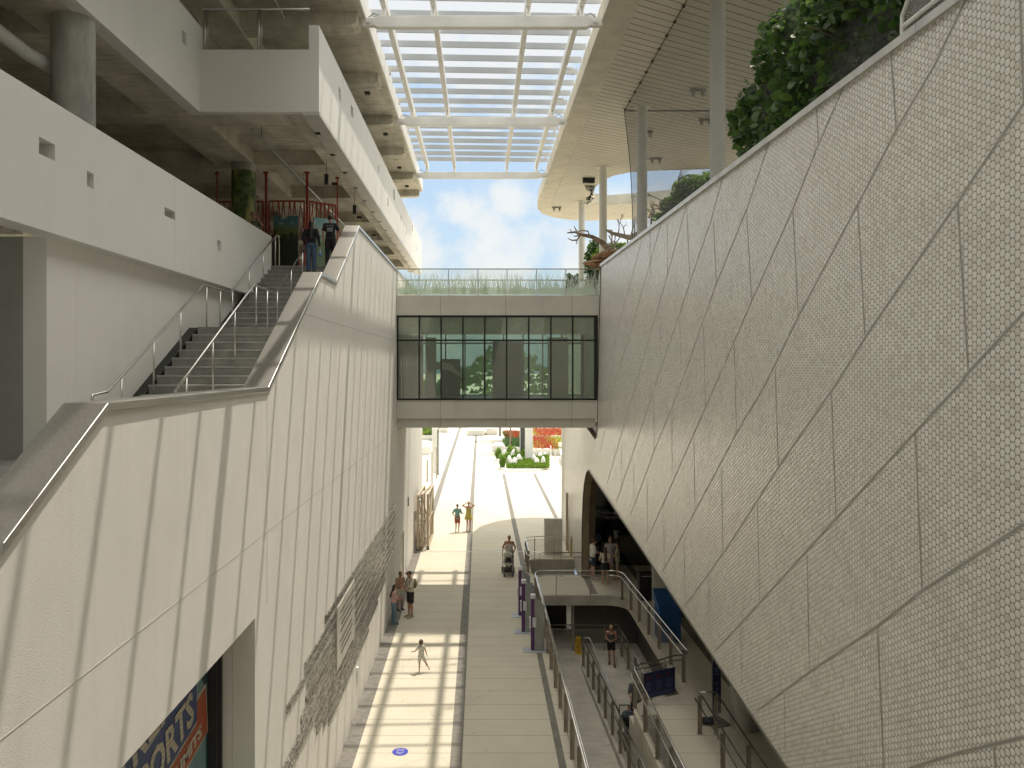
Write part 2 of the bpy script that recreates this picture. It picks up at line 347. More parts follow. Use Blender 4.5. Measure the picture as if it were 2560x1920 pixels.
def text(body, size, M, m, name, parent=None, ext=.004, width=None, align='LEFT', res=2, bold=0):
    cu = bpy.data.curves.new('t', 'FONT'); cu.body = body; cu.size = size; cu.extrude = ext; cu.align_x = align; cu.resolution_u = res; cu.offset = bold
    o = bpy.data.objects.new('t', cu); COL.objects.link(o); dg = bpy.context.evaluated_depsgraph_get()
    me = bpy.data.meshes.new_from_object(o.evaluated_get(dg)); bpy.data.objects.remove(o); bpy.data.curves.remove(cu)
    if width:
        xs = [v.co.x for v in me.vertices]; k = width/(max(xs)-min(xs))
        for v in me.vertices: v.co.x *= k
    me.transform(M); me.materials.clear(); me.materials.append(m); me.name = name
    o = bpy.data.objects.new(name, me); COL.objects.link(o)
    if parent is not None:
        o.parent = parent; o.matrix_parent_inverse = Matrix.Translation(parent.location).inverted() if parent.type == 'EMPTY' else Matrix()
    return o
def frame(o, x, y, z):
    M = Matrix.Identity(4)
    for i, a in enumerate((x, y, z)):
        for j in range(3): M[j][i] = a[j]
    for j in range(3): M[j][3] = o[j]
    return M
def FCAM(o): return frame(o, (1, 0, 0), (0, 0, 1), (0, -1, 0))     # faces the camera
def FEAST(o, sl=0): return frame(o, (0, math.cos(sl), math.sin(sl)), (0, -math.sin(sl), math.cos(sl)), (1, 0, 0))
def arc(c, r, a0, a1, n=6):
    return [(c[0]+r*math.cos(R(a0+(a1-a0)*i/n)), c[1]+r*math.sin(R(a0+(a1-a0)*i/n))) for i in range(n+1)]
G = -9.5
# ---------------------------------------------------------------- ground and the sunken ramp
ZL = -11.75                                       # landing of the ramp
hole1 = [(2.35, -20), (4.22, -20), (4.22, 21.6)]+[(x, y) for x, y in arc((5.0, 21.6), .78, 180, 100, 6)]+[(5.75, 22.75), (6.0, 23.1)]+[(6.0, 31.6)]+arc((5.2, 31.75), .8, 0, 90, 6)+arc((2.75, 32.15), .4, 90, 180, 5)
hole2 = [(2.75, 35.6), (4.62, 35.6), (4.62, 38.6), (2.75, 38.6)]+arc((2.75, 38.2), .4, 90, 180, 4)[1:]+arc((2.75, 36.0), .4, 180, 270, 4)[:-1]
outer = [(-400, -60), (400, -60), (400, 900), (-400, 900)]
g = MB(); g.prism(outer, lambda a, b, t: (a, b, G-t), .42, holes=(hole1, hole2), side=1)
struct(g.build('plaza_ground', [plaza_m, conc_w]))
def strip(x0, x1, y0, y1, name='paver_strip'):
    m = MB(); m.box((x0, y0, G), (x1, y1, G+.004)); return struct(m.build(name, paver))
strip(-3.41, -3.03, -10, 48); strip(-3.3, -2.93, 48.3, 140); strip(-.73, -.44, -10, 140); strip(1.86, 2.04, -10, 32.4); strip(1.9, 2.16, 32.4, 69)
strip(4.6, 4.88, 32.7, 35.4); strip(4.6, 4.86, 38.8, 69); strip(6.9, 7.2, 33.5, 38); strip(4.36, 4.82, -10, 21.4); strip(-6.5, -6.1, 50, 140)
# pit floor: landing, left ramp rising to the camera, right ramp going down
m = MB(); m.box((2.2, 28.6, ZL-.3), (6.8, 44, ZL)); struct(m.build('ramp_landing', conc_w))
m = MB(); m.prism([(28.6, ZL), (28.6, ZL-.3), (-5, ZL-.3), (-5, ZL+.071*33.6)], lambda a, b, t: (2.2+t, a, b), 1.72); struct(m.build('ramp_rising', conc_w))
m = MB(); m.prism([(28.6, ZL), (28.6, ZL-.3), (22, -12.6), (22, -12.3)], lambda a, b, t: (4.16+t, a, b), 2.6); m.box((4.16, -5, -12.6), (6.8, 22, -12.3)); struct(m.build('ramp_falling', conc_w))
m = MB(); m.prism([(30.75, ZL+.06), (30.75, -13), (-5, -13), (-5, ZL+.16+.071*35.7)], lambda a, b, t: (3.92+t, a, b), .24)
m.build('ramp_kerb', conc_w, label='low pale concrete kerb wall down the middle of the sunken ramp', category='kerb')
m = MB()
m.box((2.05, -20, -13), (2.35, 44, G-.42)); m.box((4.22, -20, -13), (4.6, 22.3, G-.42)); m.box((4.61, 22.05, -13), (6.6, 22.35, G-.42))
m.build('retaining_wall', conc_w, label='concrete retaining walls holding the plaza edge around the sunken ramp', category='retaining wall')
m = MB(); m.box((3.86, 33.2, -12.9), (3.96, 33.5, G-.425)); m.build('basement_pier', conc_w, label='pale concrete pier edge in the dark opening under the plaza deck', category='pier')
m = MB(); m.box((6.6, 22.4, -13), (6.75, 44, G-.42)); m.box((3.97, 33.3, -12.9), (6.6, 33.45, G-.425)); m.box((2.36, 35.3, -12.9), (3.86, 35.4, G-.425))  # dark colour stands in for the deep shade of the opening
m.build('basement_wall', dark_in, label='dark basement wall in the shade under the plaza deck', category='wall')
# lower edge beam in the second opening
m = MB(); m.box((2.36, 38.62, -10.6), (4.62, 38.9, G-.425)); m.build('opening_beam', conc_w, label='concrete beam on the far side of the small floor opening', category='beam')

def resample(path, step):
    P = [Vector(p) for p in path]; d = [0]
    for a, b in zip(P, P[1:]): d.append(d[-1]+(b-a).length)
    n = max(1, round(d[-1]/step)); out = []
    for i in range(n+1):
        t = d[-1]*i/n; j = 0
        while j < len(P)-2 and d[j+1] < t: j += 1
        u = (t-d[j])/max(1e-6, d[j+1]-d[j]); out.append((P[j].lerp(P[j+1], u), (P[j+1]-P[j]).normalized()))
    return out
def railing(name, label, path, h=1.07, step=1.4, rails=((0, .024), (-.17, .016)), net=True, group=None, pw=.11, low=(.12,), postmat=None, cat='railing', thin=False, top=None, side=.09):
    t = thing(name, label, cat, tuple(path[0]), group)
    pts = [Vector(p) for p in path]
    def offs(pl, s):
        out = []
        for i, p in enumerate(pl):
            d = (pl[min(i+1, len(pl)-1)]-pl[max(i-1, 0)]); d.z = 0; d.normalize(); out.append(p+Vector((-d.y, d.x, 0))*s)
        return out
    for k, (dz, r) in enumerate(rails):
        pl = offs(pts, side if k else 0)
        m = MB(); m.tube([p+Vector((0, 0, h+dz)) for p in pl], r, 8); m.build('handrail' if k == 0 else 'lower_rail', polish, t, smooth=True)
    for p, d in resample(path, step):
        a = math.atan2(d.y, d.x); M = Matrix.Translation(p) @ Matrix.Rotation(a, 4, 'Z'); m = MB()
        if thin: m.tube([p, p+Vector((0, 0, h-.02))], .018, 8)
        else:
            m.box((-.012, -pw/2, .012), (.012, pw/2, h-.09), M=M); m.box((-.05, -pw/2-.01, 0), (.05, pw/2+.01, .012), M=M)
            m.tube([M @ Vector((0, 0, h-.1)), M @ Vector((0, 0, h-.01))], .009, 6)
            m.tube([M @ Vector((0, 0, h-.25)), M @ Vector((0, side, h-.25)), M @ Vector((0, side, h-.18))], .007, 5)
        m.build('post', postmat or steel_d, t)
    if net:
        m = MB(); a = [p+Vector((0, 0, .1)) for p in pts]; b = [p+Vector((0, 0, h-.16)) for p in pts]; n = len(pts)
        m.add(a+b, [(i, i+1, n+i+1, n+i) for i in range(n-1)]); m.build('wire_mesh', rail_net, t)
        m = MB(); m.tube(a, .006, 5); m.tube(b, .006, 5); m.build('mesh_cable', steel_d, t)
    return t
P1 = [(2.22, -2, G), (2.22, 31.7, G)]+[(x, y, G) for x, y in arc((2.72, 31.85), .5, 180, 90, 6)]+[(x, y, G) for x, y in arc((5.2, 31.75), .62, 90, 8, 7)]+[(6.1, 23.6, G)]+[(x, y, G) for x, y in arc((5.7, 23.3), .42, 0, -95, 6)]+[(4.85, 22.35, G)]+[(x, y, G) for x, y in arc((4.85, 21.75), .57, 100, 180, 6)]+[(4.28, -2, G)]
railing('guard_railing', 'long steel railing with wire mesh curving around the open ramp well', P1, side=-.09)
railing('guard_railing', 'steel railing around the small floor opening by the tiled wall', [(4.6, 35.45, G), (2.7, 35.45, G)]+[(x, y, G) for x, y in arc((2.7, 35.95), .5, 270, 180, 5)]+[(2.2, 38.2, G)]+[(x, y, G) for x, y in arc((2.7, 38.3), .5, 180, 90, 5)]+[(4.6, 38.8, G)], step=1.0, side=.09)
zc = lambda y: ZL+.1+(30.6-y)*.071
railing('ramp_railing', 'double steel handrail along the kerb in the middle of the ramp', [(4.0, 30.55, zc(30.55)), (4.0, 5, zc(5))], step=1.38, side=-.1, pw=.1)
t = thing('ramp_handrail', 'thin polished handrail loop on the right side of the ramp kerb', 'handrail', (4.2, 30.7, zc(30.7)))
m = MB(); m.tube([(4.0, 30.6, zc(30.6)+1.05), (4.25, 30.6, zc(30.6)+1.05), (4.25, 27, zc(27)+1.0), (4.25, 5, zc(27)-.9)], .02); m.build('rail', polish, t, smooth=True)
m = MB(); m.tube([(4.18, 30.55, zc(30.6)+.9), (4.18, 27, zc(27)+.86), (4.18, 5, zc(27)-1.05)], .016); m.build('lower_rail', polish, t, smooth=True)
railing('landing_railing', 'dark steel railing along the back and right side of the ramp landing', [(2.5, 32.5, ZL), (5.7, 32.5, ZL), (5.75, 28.6, ZL), (5.72, 22.6, ZL-.45)], step=1.35, h=1.03, side=-.16, pw=.1)
railing('stair_handrail', 'near pair of polished rails left of the round column', [(5.66, 20.3, G), (5.66, 3, G-.6)], step=1.9, net=False, rails=((0, .022), (-.15, .016)), side=-.12, group='rails beside the lower column')
railing('stair_handrail', 'right rail with wire mesh beside the lower round column', [(6.08, 20.3, G), (6.08, 3, G-.6)], step=2.4, net=True, rails=((0, .022),), group='rails beside the lower column')
m = MB(); m.tube([(5.66, 20.3, G+1.07), (6.08, 20.3, G+1.07)], .02); m.build('rail_return', polish, smooth=True, label='short polished rail return linking the two lower rails', category='handrail')

# ---------------------------------------------------------------- left building
LB = thing('museum_building', 'white stucco museum wing with outside stairs and concrete floor slabs on the left', 'building', (-8, 25, G))
XW = -3.41
coping = [(-2, -5.7), (5.58, -1.26), (7.15, -.34), (12.57, -.34), (16.8, 2.0), (18.5, 2.0), (22.0, 3.92), (46.3, 3.97)]
poly = [(-2, -5.7), (-2, -3.82), (11.9, -3.82), (11.9, G), (33.7, G), (33.7, -7.35), (35.1, -7.35), (35.1, G), (46.3, G), (46.3, 3.9), (22.0, 3.85), (18.5, 1.93), (16.8, 1.93), (12.57, -.41), (7.15, -.41), (5.58, -1.33)]
poly[0] = (-2, -5.75); poly = [(-2, -5.0), (11.9, -3.82)] if 0 else poly
poly = [(1.5, -3.82), (11.9, -3.82)]+poly[3:]
m = MB(); m.prism(poly, lambda a, b, t: (XW-t, a, b), .34); fw = m.build('front_wall', stucco, LB)
# joints scored in the wall
m = MB()
for z, y0, y1 in ((1.0, 14.95, 46.2), (-2.66, 1.5, 46.2)): m.box((XW-.01, y0, z-.005), (XW+.0025, y1, z+.005))
for y, z0, z1 in ((12.57, -3.8, -.42),): m.box((XW-.01, y-.006, z0), (XW+.0025, y+.006, z1))
m.build('wall_joint', mat('joint_shadow_gap', (.52, .50, .45), .9), fw)
# metal coping
m = MB(); up = [(y, z) for y, z in coping[1:]]; dn = [(y, z-.08) for y, z in reversed(up)]
m.prism(up+dn, lambda a, b, t: (XW+.03-t, a, b), .41); m.build('coping', steel, LB, bevel=.006)
m = MB(); m.box((XW-.345, 11.9, G), (-4.55, 12.25, -3.4)); m.build('jamb', stucco, LB)
m = MB(); m.box((XW-.06, 33.7, G+.01), (XW-.22, 35.1, -7.36)); dr = m.build('door', mat('tan_door', (.42, .38, .29), .5), LB)
m = MB(); m.tube([(XW-.06, 33.85, -8.45), (XW+.03, 33.85, -8.45), (XW+.03, 33.85, -8.25)], .014); m.build('door_handle', polish, dr)
m = MB(); m.box((XW, 36.9, -6.6), (XW+.04, 37.15, -6.2)); m.build('wall_vent', dkframe, LB)
m = MB(); m.box((XW, 21.6, -8.75), (XW+.05, 21.72, -8.3)); m.build('socket_box', white_p, LB)
# rear wall behind the stairs, grey wall, parapets, slabs
m = MB(); m.box((-6.8, 11.7, G), (-6.45, 23.3, 1.92)); m.build('rear_wall', stucco, LB)
m = MB(); m.box((-18, 11.703, -6), (-6.8, 11.95, 1.92)); m.build('grey_wall', grey_p, LB)
m = MB(); m.box((-7.1, 11.695, -.22), (-6.88, 11.70, -.07)); m.build('access_panel', grey_p, LB)
m = MB(); m.box((-18, -3, -1.7), (-3.76, 12.9, -1.4)); m.build('landing_slab', stair_m, LB)
def pierced(name, x, y0, y1, z0, z1, th, wins, mt):
    m = MB(); holes = [[(a, b), (a+w, b), (a+w, b+h), (a, b+h)] for a, b, w, h in wins]
    m.prism([(y0, z0), (y1, z0), (y1, z1), (y0, z1)], lambda a, b, t: (x-t, a, b), th, holes=holes); return m.build(name, mt, LB)
pierced('lower_parapet', -6.2, -3, 23.35, 1.92, 3.83, .38, [(11.05, 2.98, .42, .24), (12.4, 2.83, .22, .24), (15.45, 2.95, .55, .17), (18.55, 2.72, .25, .25)], white_p)
m = MB(); m.box((-6.205, 15.95, 1.93), (-6.1985, 15.962, 3.82)); m.build('parapet_joint', mat('joint_shadow_gap', (.40, .385, .34)), LB)
m = MB(); m.box((-22, -3, 2.35), (-6.58, 23.35, 2.85)); m.box((-22, 23.36, 2.35), (-3.75, 60, 2.9)); m.build('lower_floor_slab', conc, LB)
m = MB(); m.box((-22, -3, 1.95), (-6.8, 11.69, 2.34)); m.build('lower_soffit', conc, LB)
WIN2 = [(24.3, 7.75, .45, .33), (30.8, 7.6, .3, .3), (33.9, 6.9, .3, .35), (36.2, 7.7, .6, .5), (39.5, 7.3, .3, .3), (42.5, 7.1, .3, .3), (46, 7.9, .5, .4), (49, 7.2, .4, .4)]
pierced('upper_parapet', -4.0, 19.5, 53.5, 6.29, 8.44, .25, [(22.2, 7.55, .35, .35)]+WIN2, white_p)
m = MB(); m.box((-6.96, 19.5, 6.29), (-4.25, 19.7, 7.83)); m.build('return_parapet', white_p, LB)
pierced('side_parapet', -6.96, -3, 19.72, 6.29, 8.44, .3, [(18.35, 7.55, .28, .3)], white_p)
m = MB(); m.box((-3.985, 19.48, 6.2), (-4.4, 53.5, 6.288)); m.build('drip_flashing', alu, LB)
# level-two slab: soffit at 6.75, beams down to 6.29
m = MB(); m.box((-22, -3, 6.75), (-6.98, 19.7, 6.95)); m.box((-22, 19.71, 6.75), (-4.26, 53.4, 6.95))
m.box((-4.85, 19.75, 6.30), (-4.28, 53.3, 6.747)); m.box((-8.3, -3, 6.30), (-7.1, 53.3, 6.746))
m.box((-7.09, 19.72, 6.30), (-4.87, 20.75, 6.745))
for y in (24.7, 29.6, 34.6, 39.6, 44.7, 50.2): m.box((-7.095, y, 6.301), (-4.855, y+1.0, 6.744))
for y in (1, 6, 10.3, 14.9, 19.72, 24.7, 29.6, 34.6, 39.6, 44.7, 50.2): m.box((-22, y, 6.302), (-8.305, y+.8, 6.743))
m.build('upper_floor_slab', conc, LB)
# roof: slab edge at X = -3.47
m = MB(); m.box((-22, -6, 10.3), (-3.47, 46.6, 10.9)); m.box((-8.0, -6, 9.8), (-7.0, 46.5, 10.297))
for y in (-5.3, -.6, 4.1, 8.8, 13.5, 18.2, 22.9, 27.7, 32.4, 37.1, 41.9, 46.1):
    w = .75 if y < 46 else .45
    m.prism([(-6.995, 9.85), (-3.75, 9.93), (-3.6, 10.0), (-3.6, 10.298), (-6.995, 10.298)], lambda a, b, t, y=y: (a, y+t, b), w)
    m.box((-22, y, 9.83), (-8.005, y+w, 10.296))
m.build('roof_slab', conc, LB, bevel=0)
m = MB(); m.box((-3.465, -6, 10.32), (-3.40, 46.6, 10.98)); m.build('roof_edge_trim', whitesteel, LB)
for (x, y) in ((-7.4, 14.3), (-7.4, 24.6), (-7.4, 35.0), (-7.4, 45.2)):
    m = MB(); m.cyl(x, y, 2.9 if y > 20 else 2.85, 6.30, .37, 32); m.build('column', conc_c, LB, smooth='auto')
    m = MB(); m.cyl(x, y, 6.95, 9.80, .36, 32); m.build('column', conc_c, LB, smooth='auto')
gw = mat('painted_jungle_mural', (.14, .21, .05), .6, scale=5, var=.3, col2=(.015, .04, .012)); N_, L_, b_ = nodes(gw); cc = coords(gw)
no = N_.new('ShaderNodeTexNoise'); no.inputs['Scale'].default_value = 2.2; mr = N_.new('ShaderNodeMapRange'); mr.inputs[1].default_value = .5; mr.inputs[2].default_value = .62
L_.new(no.outputs[0], mr.inputs[0]); overlay(gw, mr.outputs[0], (.32, .33, .12))
m = MB(); m.cyl(-7.4, 24.6, 3.9, 6.05, .374, 32); m.build('column_mural', gw, LB, smooth='auto')
m = MB(); m.cyl(-7.4, 24.6, 2.91, 3.9, .376, 32); m.build('column_base_band', mat('dark_red_paint', (.10, .025, .015)), LB, smooth='auto')
# inner dark back walls
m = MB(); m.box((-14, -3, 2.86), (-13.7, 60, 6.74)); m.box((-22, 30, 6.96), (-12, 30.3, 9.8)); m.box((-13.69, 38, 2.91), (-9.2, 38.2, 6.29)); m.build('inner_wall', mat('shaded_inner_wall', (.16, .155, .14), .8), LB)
# fittings on the ceilings
for i in range(15):
    y = 20.9+i*2.15
    m = MB(); m.box((-4.42, y, 6.20), (-4.28, y+.22, 6.299)); m.build('soffit_bracket', dkframe, LB)
for (x, y, z) in ((-6.05, 21.6, 6.74), (-5.0, 27.1, 6.29), (-4.3, 23.7, 10.29), (-4.25, 29.6, 10.29), (-4.2, 34.9, 10.29), (-4.2, 39.0, 10.29), (-4.2, 40.8, 10.29), (-4.2, 43.5, 10.29), (-4.2, 45.0, 10.29), (-5.1, 33.2, 6.29), (-5.1, 37.8, 6.29)):
    m = MB(); m.box((x-.1, y-.1, z-.09), (x+.1, y+.1, z)); m.build('ceiling_spotlight', dkframe, LB)
def pipe(label, pts, r, mt, drops=()):
    t = thing('ceiling_pipe', label, 'pipe', pts[0]); m = MB(); m.tube(pts, r, 10); m.build('pipe', mt, t, smooth=True)
    for d in drops: m = MB(); m.tube([d, (d[0], d[1], d[2]+.9)], .008, 5); m.build('hanger', dkframe, t)
galv = mat('galvanised_pipe', (.36, .38, .36), .4, .8)
pipe('long thin galvanised pipe hung under the lower concrete ceiling', [(-5.9, 20.3, 6.1), (-5.9, 35.8, 6.1)], .035, galv, [(-5.9, y, 6.1) for y in (21.2, 26.3, 31, 35.6)])
pipe('fat white duct bending below the dark ceiling at top left', [(-9.6, 13.0, 5.95), (-8.75, 13.0, 5.95), (-8.35, 13.3, 5.8), (-8.0, 13.9, 5.5), (-7.7, 14.6, 5.4)], .13, whitesteel)
pipe('grey conduit running under the top roof slab', [(-5.6, 12, 9.95), (-5.6, 22.5, 9.95), (-5.6, 22.6, 10.2)], .025, galv)
pipe('white duct stub near the painted column', [(-9.5, 24.0, 5.0), (-8.6, 24.0, 5.0), (-8.5, 24.0, 5.1)], .11, whitesteel)
for (x, y, z) in ((-4.75, 24.3, 5.75), (-4.6, 28.8, 5.7)):
    t = thing('hanging_speaker', 'small black box speaker hung from the ceiling '+('nearer the stairs' if y < 26 else 'beyond the red screens'), 'speaker', (x, y, z))
    m = MB(); m.box((x-.06, y-.06, z-.16), (x+.06, y+.06, z+.16)); m.build('speaker_body', dkframe, t); m = MB(); m.tube([(x, y, z+.16), (x, y, 6.6)], .008); m.build('hanger', dkframe, t)
# glass and rail above the return parapet
t = thing('balcony_rail', 'steel framed clear balcony rail above the short white parapet', 'railing', (-6.9, 19.6, 7.83))
m = MB(); m.tube([(-6.93, 19.6, 8.88), (-4.26, 19.6, 8.88)], .03); m.build('top_rail', steel, t, smooth=True)
for x in (-6.86, -5.52): m = MB(); m.tube([(x, 19.6, 7.83), (x, 19.6, 8.86)], .035); m.tube([(x+.07, 19.6, 7.83), (x+.07, 19.6, 8.86)], .012); m.build('post', steel, t, smooth=True)
m = MB(); m.box((-6.8, 19.598, 7.85), (-4.3, 19.606, 8.82)); m.build('glass_panel', glass_r, t)
# ---------------------------------------------------------------- stairs
ST = thing('staircase', 'grey concrete outdoor staircase rising in two flights behind the white wall', 'stairs', (-5, 12.6, -1.4))
nosing_m = mat('pale_step_edge', (.42, .415, .39), .6, var=.2, scale=5)
def flight(y0, y1, z0, z1, n, name):
    m = MB(); dz = (z1-z0)/n; dy = (y1-y0)/(n-1)
    for i in range(n):
        z = z0+dz*(i+1); ya = y0+dy*i; yb = y0+dy*(i+1)+.02 if i < n-1 else y1+.02
        m.box((-6.22+.0*i, ya, z-dz-.05), (-3.755, yb+.04, z))
    o = m.build(name, stair_m, ST); m = MB()
    for i in range(n): z = z0+dz*(i+1); ya = y0+dy*i; m.box((-6.222, ya-.014, z-.028), (-3.755, ya-.001, z+.003))
    m.build('nosing', nosing_m, o); return o
flight(12.9, 17.35, -1.4, .85, 13, 'lower_flight'); flight(18.95, 23.3, .85, 2.95, 13, 'upper_flight')
m = MB(); m.box((-6.22, 17.3, .6), (-3.755, 19.0, .849)); m.build('landing', stair_m, ST)
m = MB(); m.prism([(12.9, -1.39), (17.4, .84), (19.1, .84), (23.3, 2.85), (23.3, 1.6), (18.5, 0)], lambda a, b, t: (-6.44+t, a, b), .2); m.build('stringer', dkframe, ST)
def handrail(label, x, prof, posts, group='stair handrails'):
    t = thing('stair_handrail', label, 'handrail', (x, prof[0][0], prof[0][1]), group)
    m = MB(); m.tube([(x+dx, y, z) for (y, z, dx) in [(p+(0,))[:3] for p in prof]], .023, 10); m.build('rail', polish, t, smooth=True)
    for (y, z0, z1) in posts: m = MB(); m.tube([(x, y, z0), (x, y, z1)], .018, 8); m.build('post', steel, t, smooth=True)
def zr(y): # rail height along the stairs
    P = [(7, -.42), (12.7, -.42), (17.1, 1.75), (18.95, 1.75), (23.2, 3.86), (30, 3.86)]
    for a, b in zip(P, P[1:]):
        if y <= b[0]: return a[1]+(b[1]-a[1])*(y-a[0])/(b[0]-a[0])
    return 3.86
def zs(y):
    return zr(y)-.92
for x, lab in ((-6.02, 'polished stair handrail along the white wall side'), (-4.93, 'polished stair handrail in the middle of the steps')):
    prof = [(12.2, -.6), (12.2, -.46), (12.7, zr(12.7))][0 if x < -6 else 2:]+[(17.1, 1.75), (18.95, 1.75), (23.2, 3.86)]+([(23.5, 3.86), (23.55, 3.0)] if x < -6 else [(23.45, 4.0)])
    handrail(lab, x, prof, [(y, zs(y), zr(y)) for y in (13.2, 14.5, 15.8, 17.3, 18.2, 19.1, 20.5, 21.8, 23.1)])
# ---------------------------------------------------------------- footbridge
BR = thing('footbridge', 'enclosed glazed footbridge clad in grey panels crossing above the plaza', 'bridge', (.7, 34, -2.5))
X0, X1 = -3.4, 4.78; Y0, Y1 = 32.0, 36.4
def yb(z): return Y0
m = MB(); m.box((X0, Y0, 2.05), (X1+.1, Y1, 2.86)); m.build('upper_fascia', alu, BR)
m = MB(); m.box((X0, Y0, -2.15), (X1-.05, Y1, -1.42)); m.build('lower_fascia', alu, BR)
m = MB(); m.box((X0, Y0+.12, -2.54), (X1-.08, Y1-.1, -2.152)); m.build('soffit_box', alu, BR)
m = MB()
for x in (-1.63, 1.03, 3.72):
    for z0, z1, y in ((2.06, 2.85, Y0), (-2.14, -1.44, Y0), (-2.53, -2.16, Y0+.12)): m.box((x-.007, y-.002, z0), (x+.007, y+.01, z1))
m.box((X0, Y0-.004, -1.48), (X1-.05, Y0, -1.46)); m.build('panel_joint', mat('panel_gap', (.16, .15, .13)), BR)
m = MB(); m.box((X0, Y0+.25, 1.95), (X1, Y1-.25, 2.048)); m.build('ceiling', mat('white_ceiling', (.7, .72, .66)), BR)
m = MB(); m.box((X0, Y0+.2, -1.418), (X1, Y1-.2, -1.38)); m.build('floor', mat('grey_floor', (.20, .21, .21), .4), BR)
m = MB(); m.box((X0+.02, Y0+.22, 1.28), (X1, Y0+.3, 1.95)); m.build('inner_bulkhead', mat('pale_green_blind', (.80, .84, .68), .6), BR)
m = MB(); m.box((X0+.01, Y0+.3, -1.37), (X0+.05, Y1-.3, 1.94)); m.box((X1+.05, Y0+.3, -1.37), (X1+.09, Y1-.3, 1.94)); m.build('end_wall', white_p, BR)
for a, b, n in ((-2.35, -1.9, 'x'), (2.9, 3.75, 'x')): m = MB(); m.box((a, Y0+1.6, -1.37), (b, Y0+1.9, 1.2)); m.build('inner_pier', white_p, BR)
for yy, lab in ((Y0+.06, 0), (Y1-.12, 1)):
    t = MB(); w = (X1-X0)/9.12
    xs = [X0+.03]+[X0+.84*1.055*i+.02 for i in range(1, 9)]
    xs = [-3.37, -2.49, -1.60, -.71, .18, 1.07, 1.97, 2.87, 3.76, 4.66]
    for i, x in enumerate(xs): t.box((x-.03, yy-.05, -1.415), (x+.03, yy+.07, 2.045))
    t.box((4.70, yy-.045, -1.414), (4.78, yy+.07, 2.044))
    for z in (-1.37, 1.03, 2.0): t.box((X0+.01, yy-.045, z-.035), (X1, yy+.065, z+.035))
    fr = t.build('window_frame', dkframe, BR)
    t = MB()
    for a, b in zip(xs, xs[1:]):
        for z0, z1 in ((-1.335, .995), (1.065, 1.965)): t.box((a+.031, yy, z0), (b-.031, yy+.012, z1))
    t.build('pane', glass_w if lab == 0 else glass_b, fr)
m = MB(); m.box((.55, Y1-.7, -1.37), (1.9, Y1-.6, 1.1)); m.build('exhibit_panel', mat('dark_exhibit_panel', (.13, .15, .14), .4), BR)
m = MB(); m.box((-1.75, Y1-1.0, -1.37), (-.9, Y1-.9, .3)); m.build('exhibit_case', mat('grey_exhibit_case', (.20, .22, .20), .4), BR)
m = MB(); m.add([(-2.2, 34.2, .2), (-1.3, 34.2, .1), (-.75, 34.3, -.55), (-1.35, 34.3, -.2), (-2.1, 34.2, -.15)], [(0, 1, 2, 3, 4)]); m.build('white_sculpture', mat('white_sculpture', (.8, .8, .75)), BR)
m = MB()
for k in range(9): m.tube([(-3.3+.11*k, 32.5+.03*(k % 2), -1.3), (-3.3+.11*k, 32.5+.03*(k % 2), 1.25)], .06, 8)
m.build('curtain', mat('grey_green_curtain', (.42, .45, .38), .8), BR)
# glass rails with etched grass
for yy, lab in ((Y0+.08, 'front'), (Y1-.2, 'back')):
    t = thing('glass_balustrade', 'glass balustrade etched with tall grass on the '+('near' if lab == 'front' else 'far')+' edge of the footbridge', 'balustrade', (0, yy, 2.86), 'footbridge balustrades')
    m = MB(); m.box((X0, yy-.03, 3.92), (4.86, yy+.03, 3.955)); m.build('top_rail', steel_d, t)
    m = MB(); m.tube([(X0, yy+.12, 3.48), (4.84, yy+.12, 3.48)], .012); m.build('mid_rail', steel, t)
    xs = [X0]+[-2.5+1.197*i for i in range(7)]+[4.86]
    for i, (a, b) in enumerate(zip(xs, xs[1:])):
        m = MB(); m.box((a+.012, yy-.006, 2.87), (b-.012, yy+.006, 3.918)); g = m.build('glass_panel', glass_r, t)
        if lab == 'front':
            m = MB(); rnd = random.Random(i*7+3); y = yy-.0085
            m.add([(a+.02, y, 2.88), (b-.02, y, 2.88), (b-.02, y, 3.10+.08*rnd.random()), ((a+b)/2, y, 3.2), (a+.02, y, 3.1+.1*rnd.random())], [(0, 1, 2, 3, 4)])
            for k in range(int(75*(b-a))):
                x = a+.04+rnd.random()*(b-a-.08); hh = .35+.65*rnd.random()**.9; le = rnd.uniform(-.35, .35)*hh; w = rnd.uniform(.010, .022); pts = []
                xe = min(max(x+le, a+.02), b-.02)
                y2 = y-.0004*(1+k % 9); q = 5
                for j in range(q+1):
                    u = j/q; cx = x+(xe-x)*u**1.8; cz = 2.9+hh*u; ww = w*(1-u)**.6
                    pts += [(cx-ww, y2, cz), (cx+ww, y2, cz)]
                m.add(pts, [(2*j, 2*j+1, 2*j+3, 2*j+2) for j in range(q)])
            m.build('etched_grass', frosted, g)
    for x in xs[:-1]:
        m = MB(); m.box((x-.014, yy+.01, 2.86), (x+.014, yy+.05, 3.92)); m.build('post', steel, t)
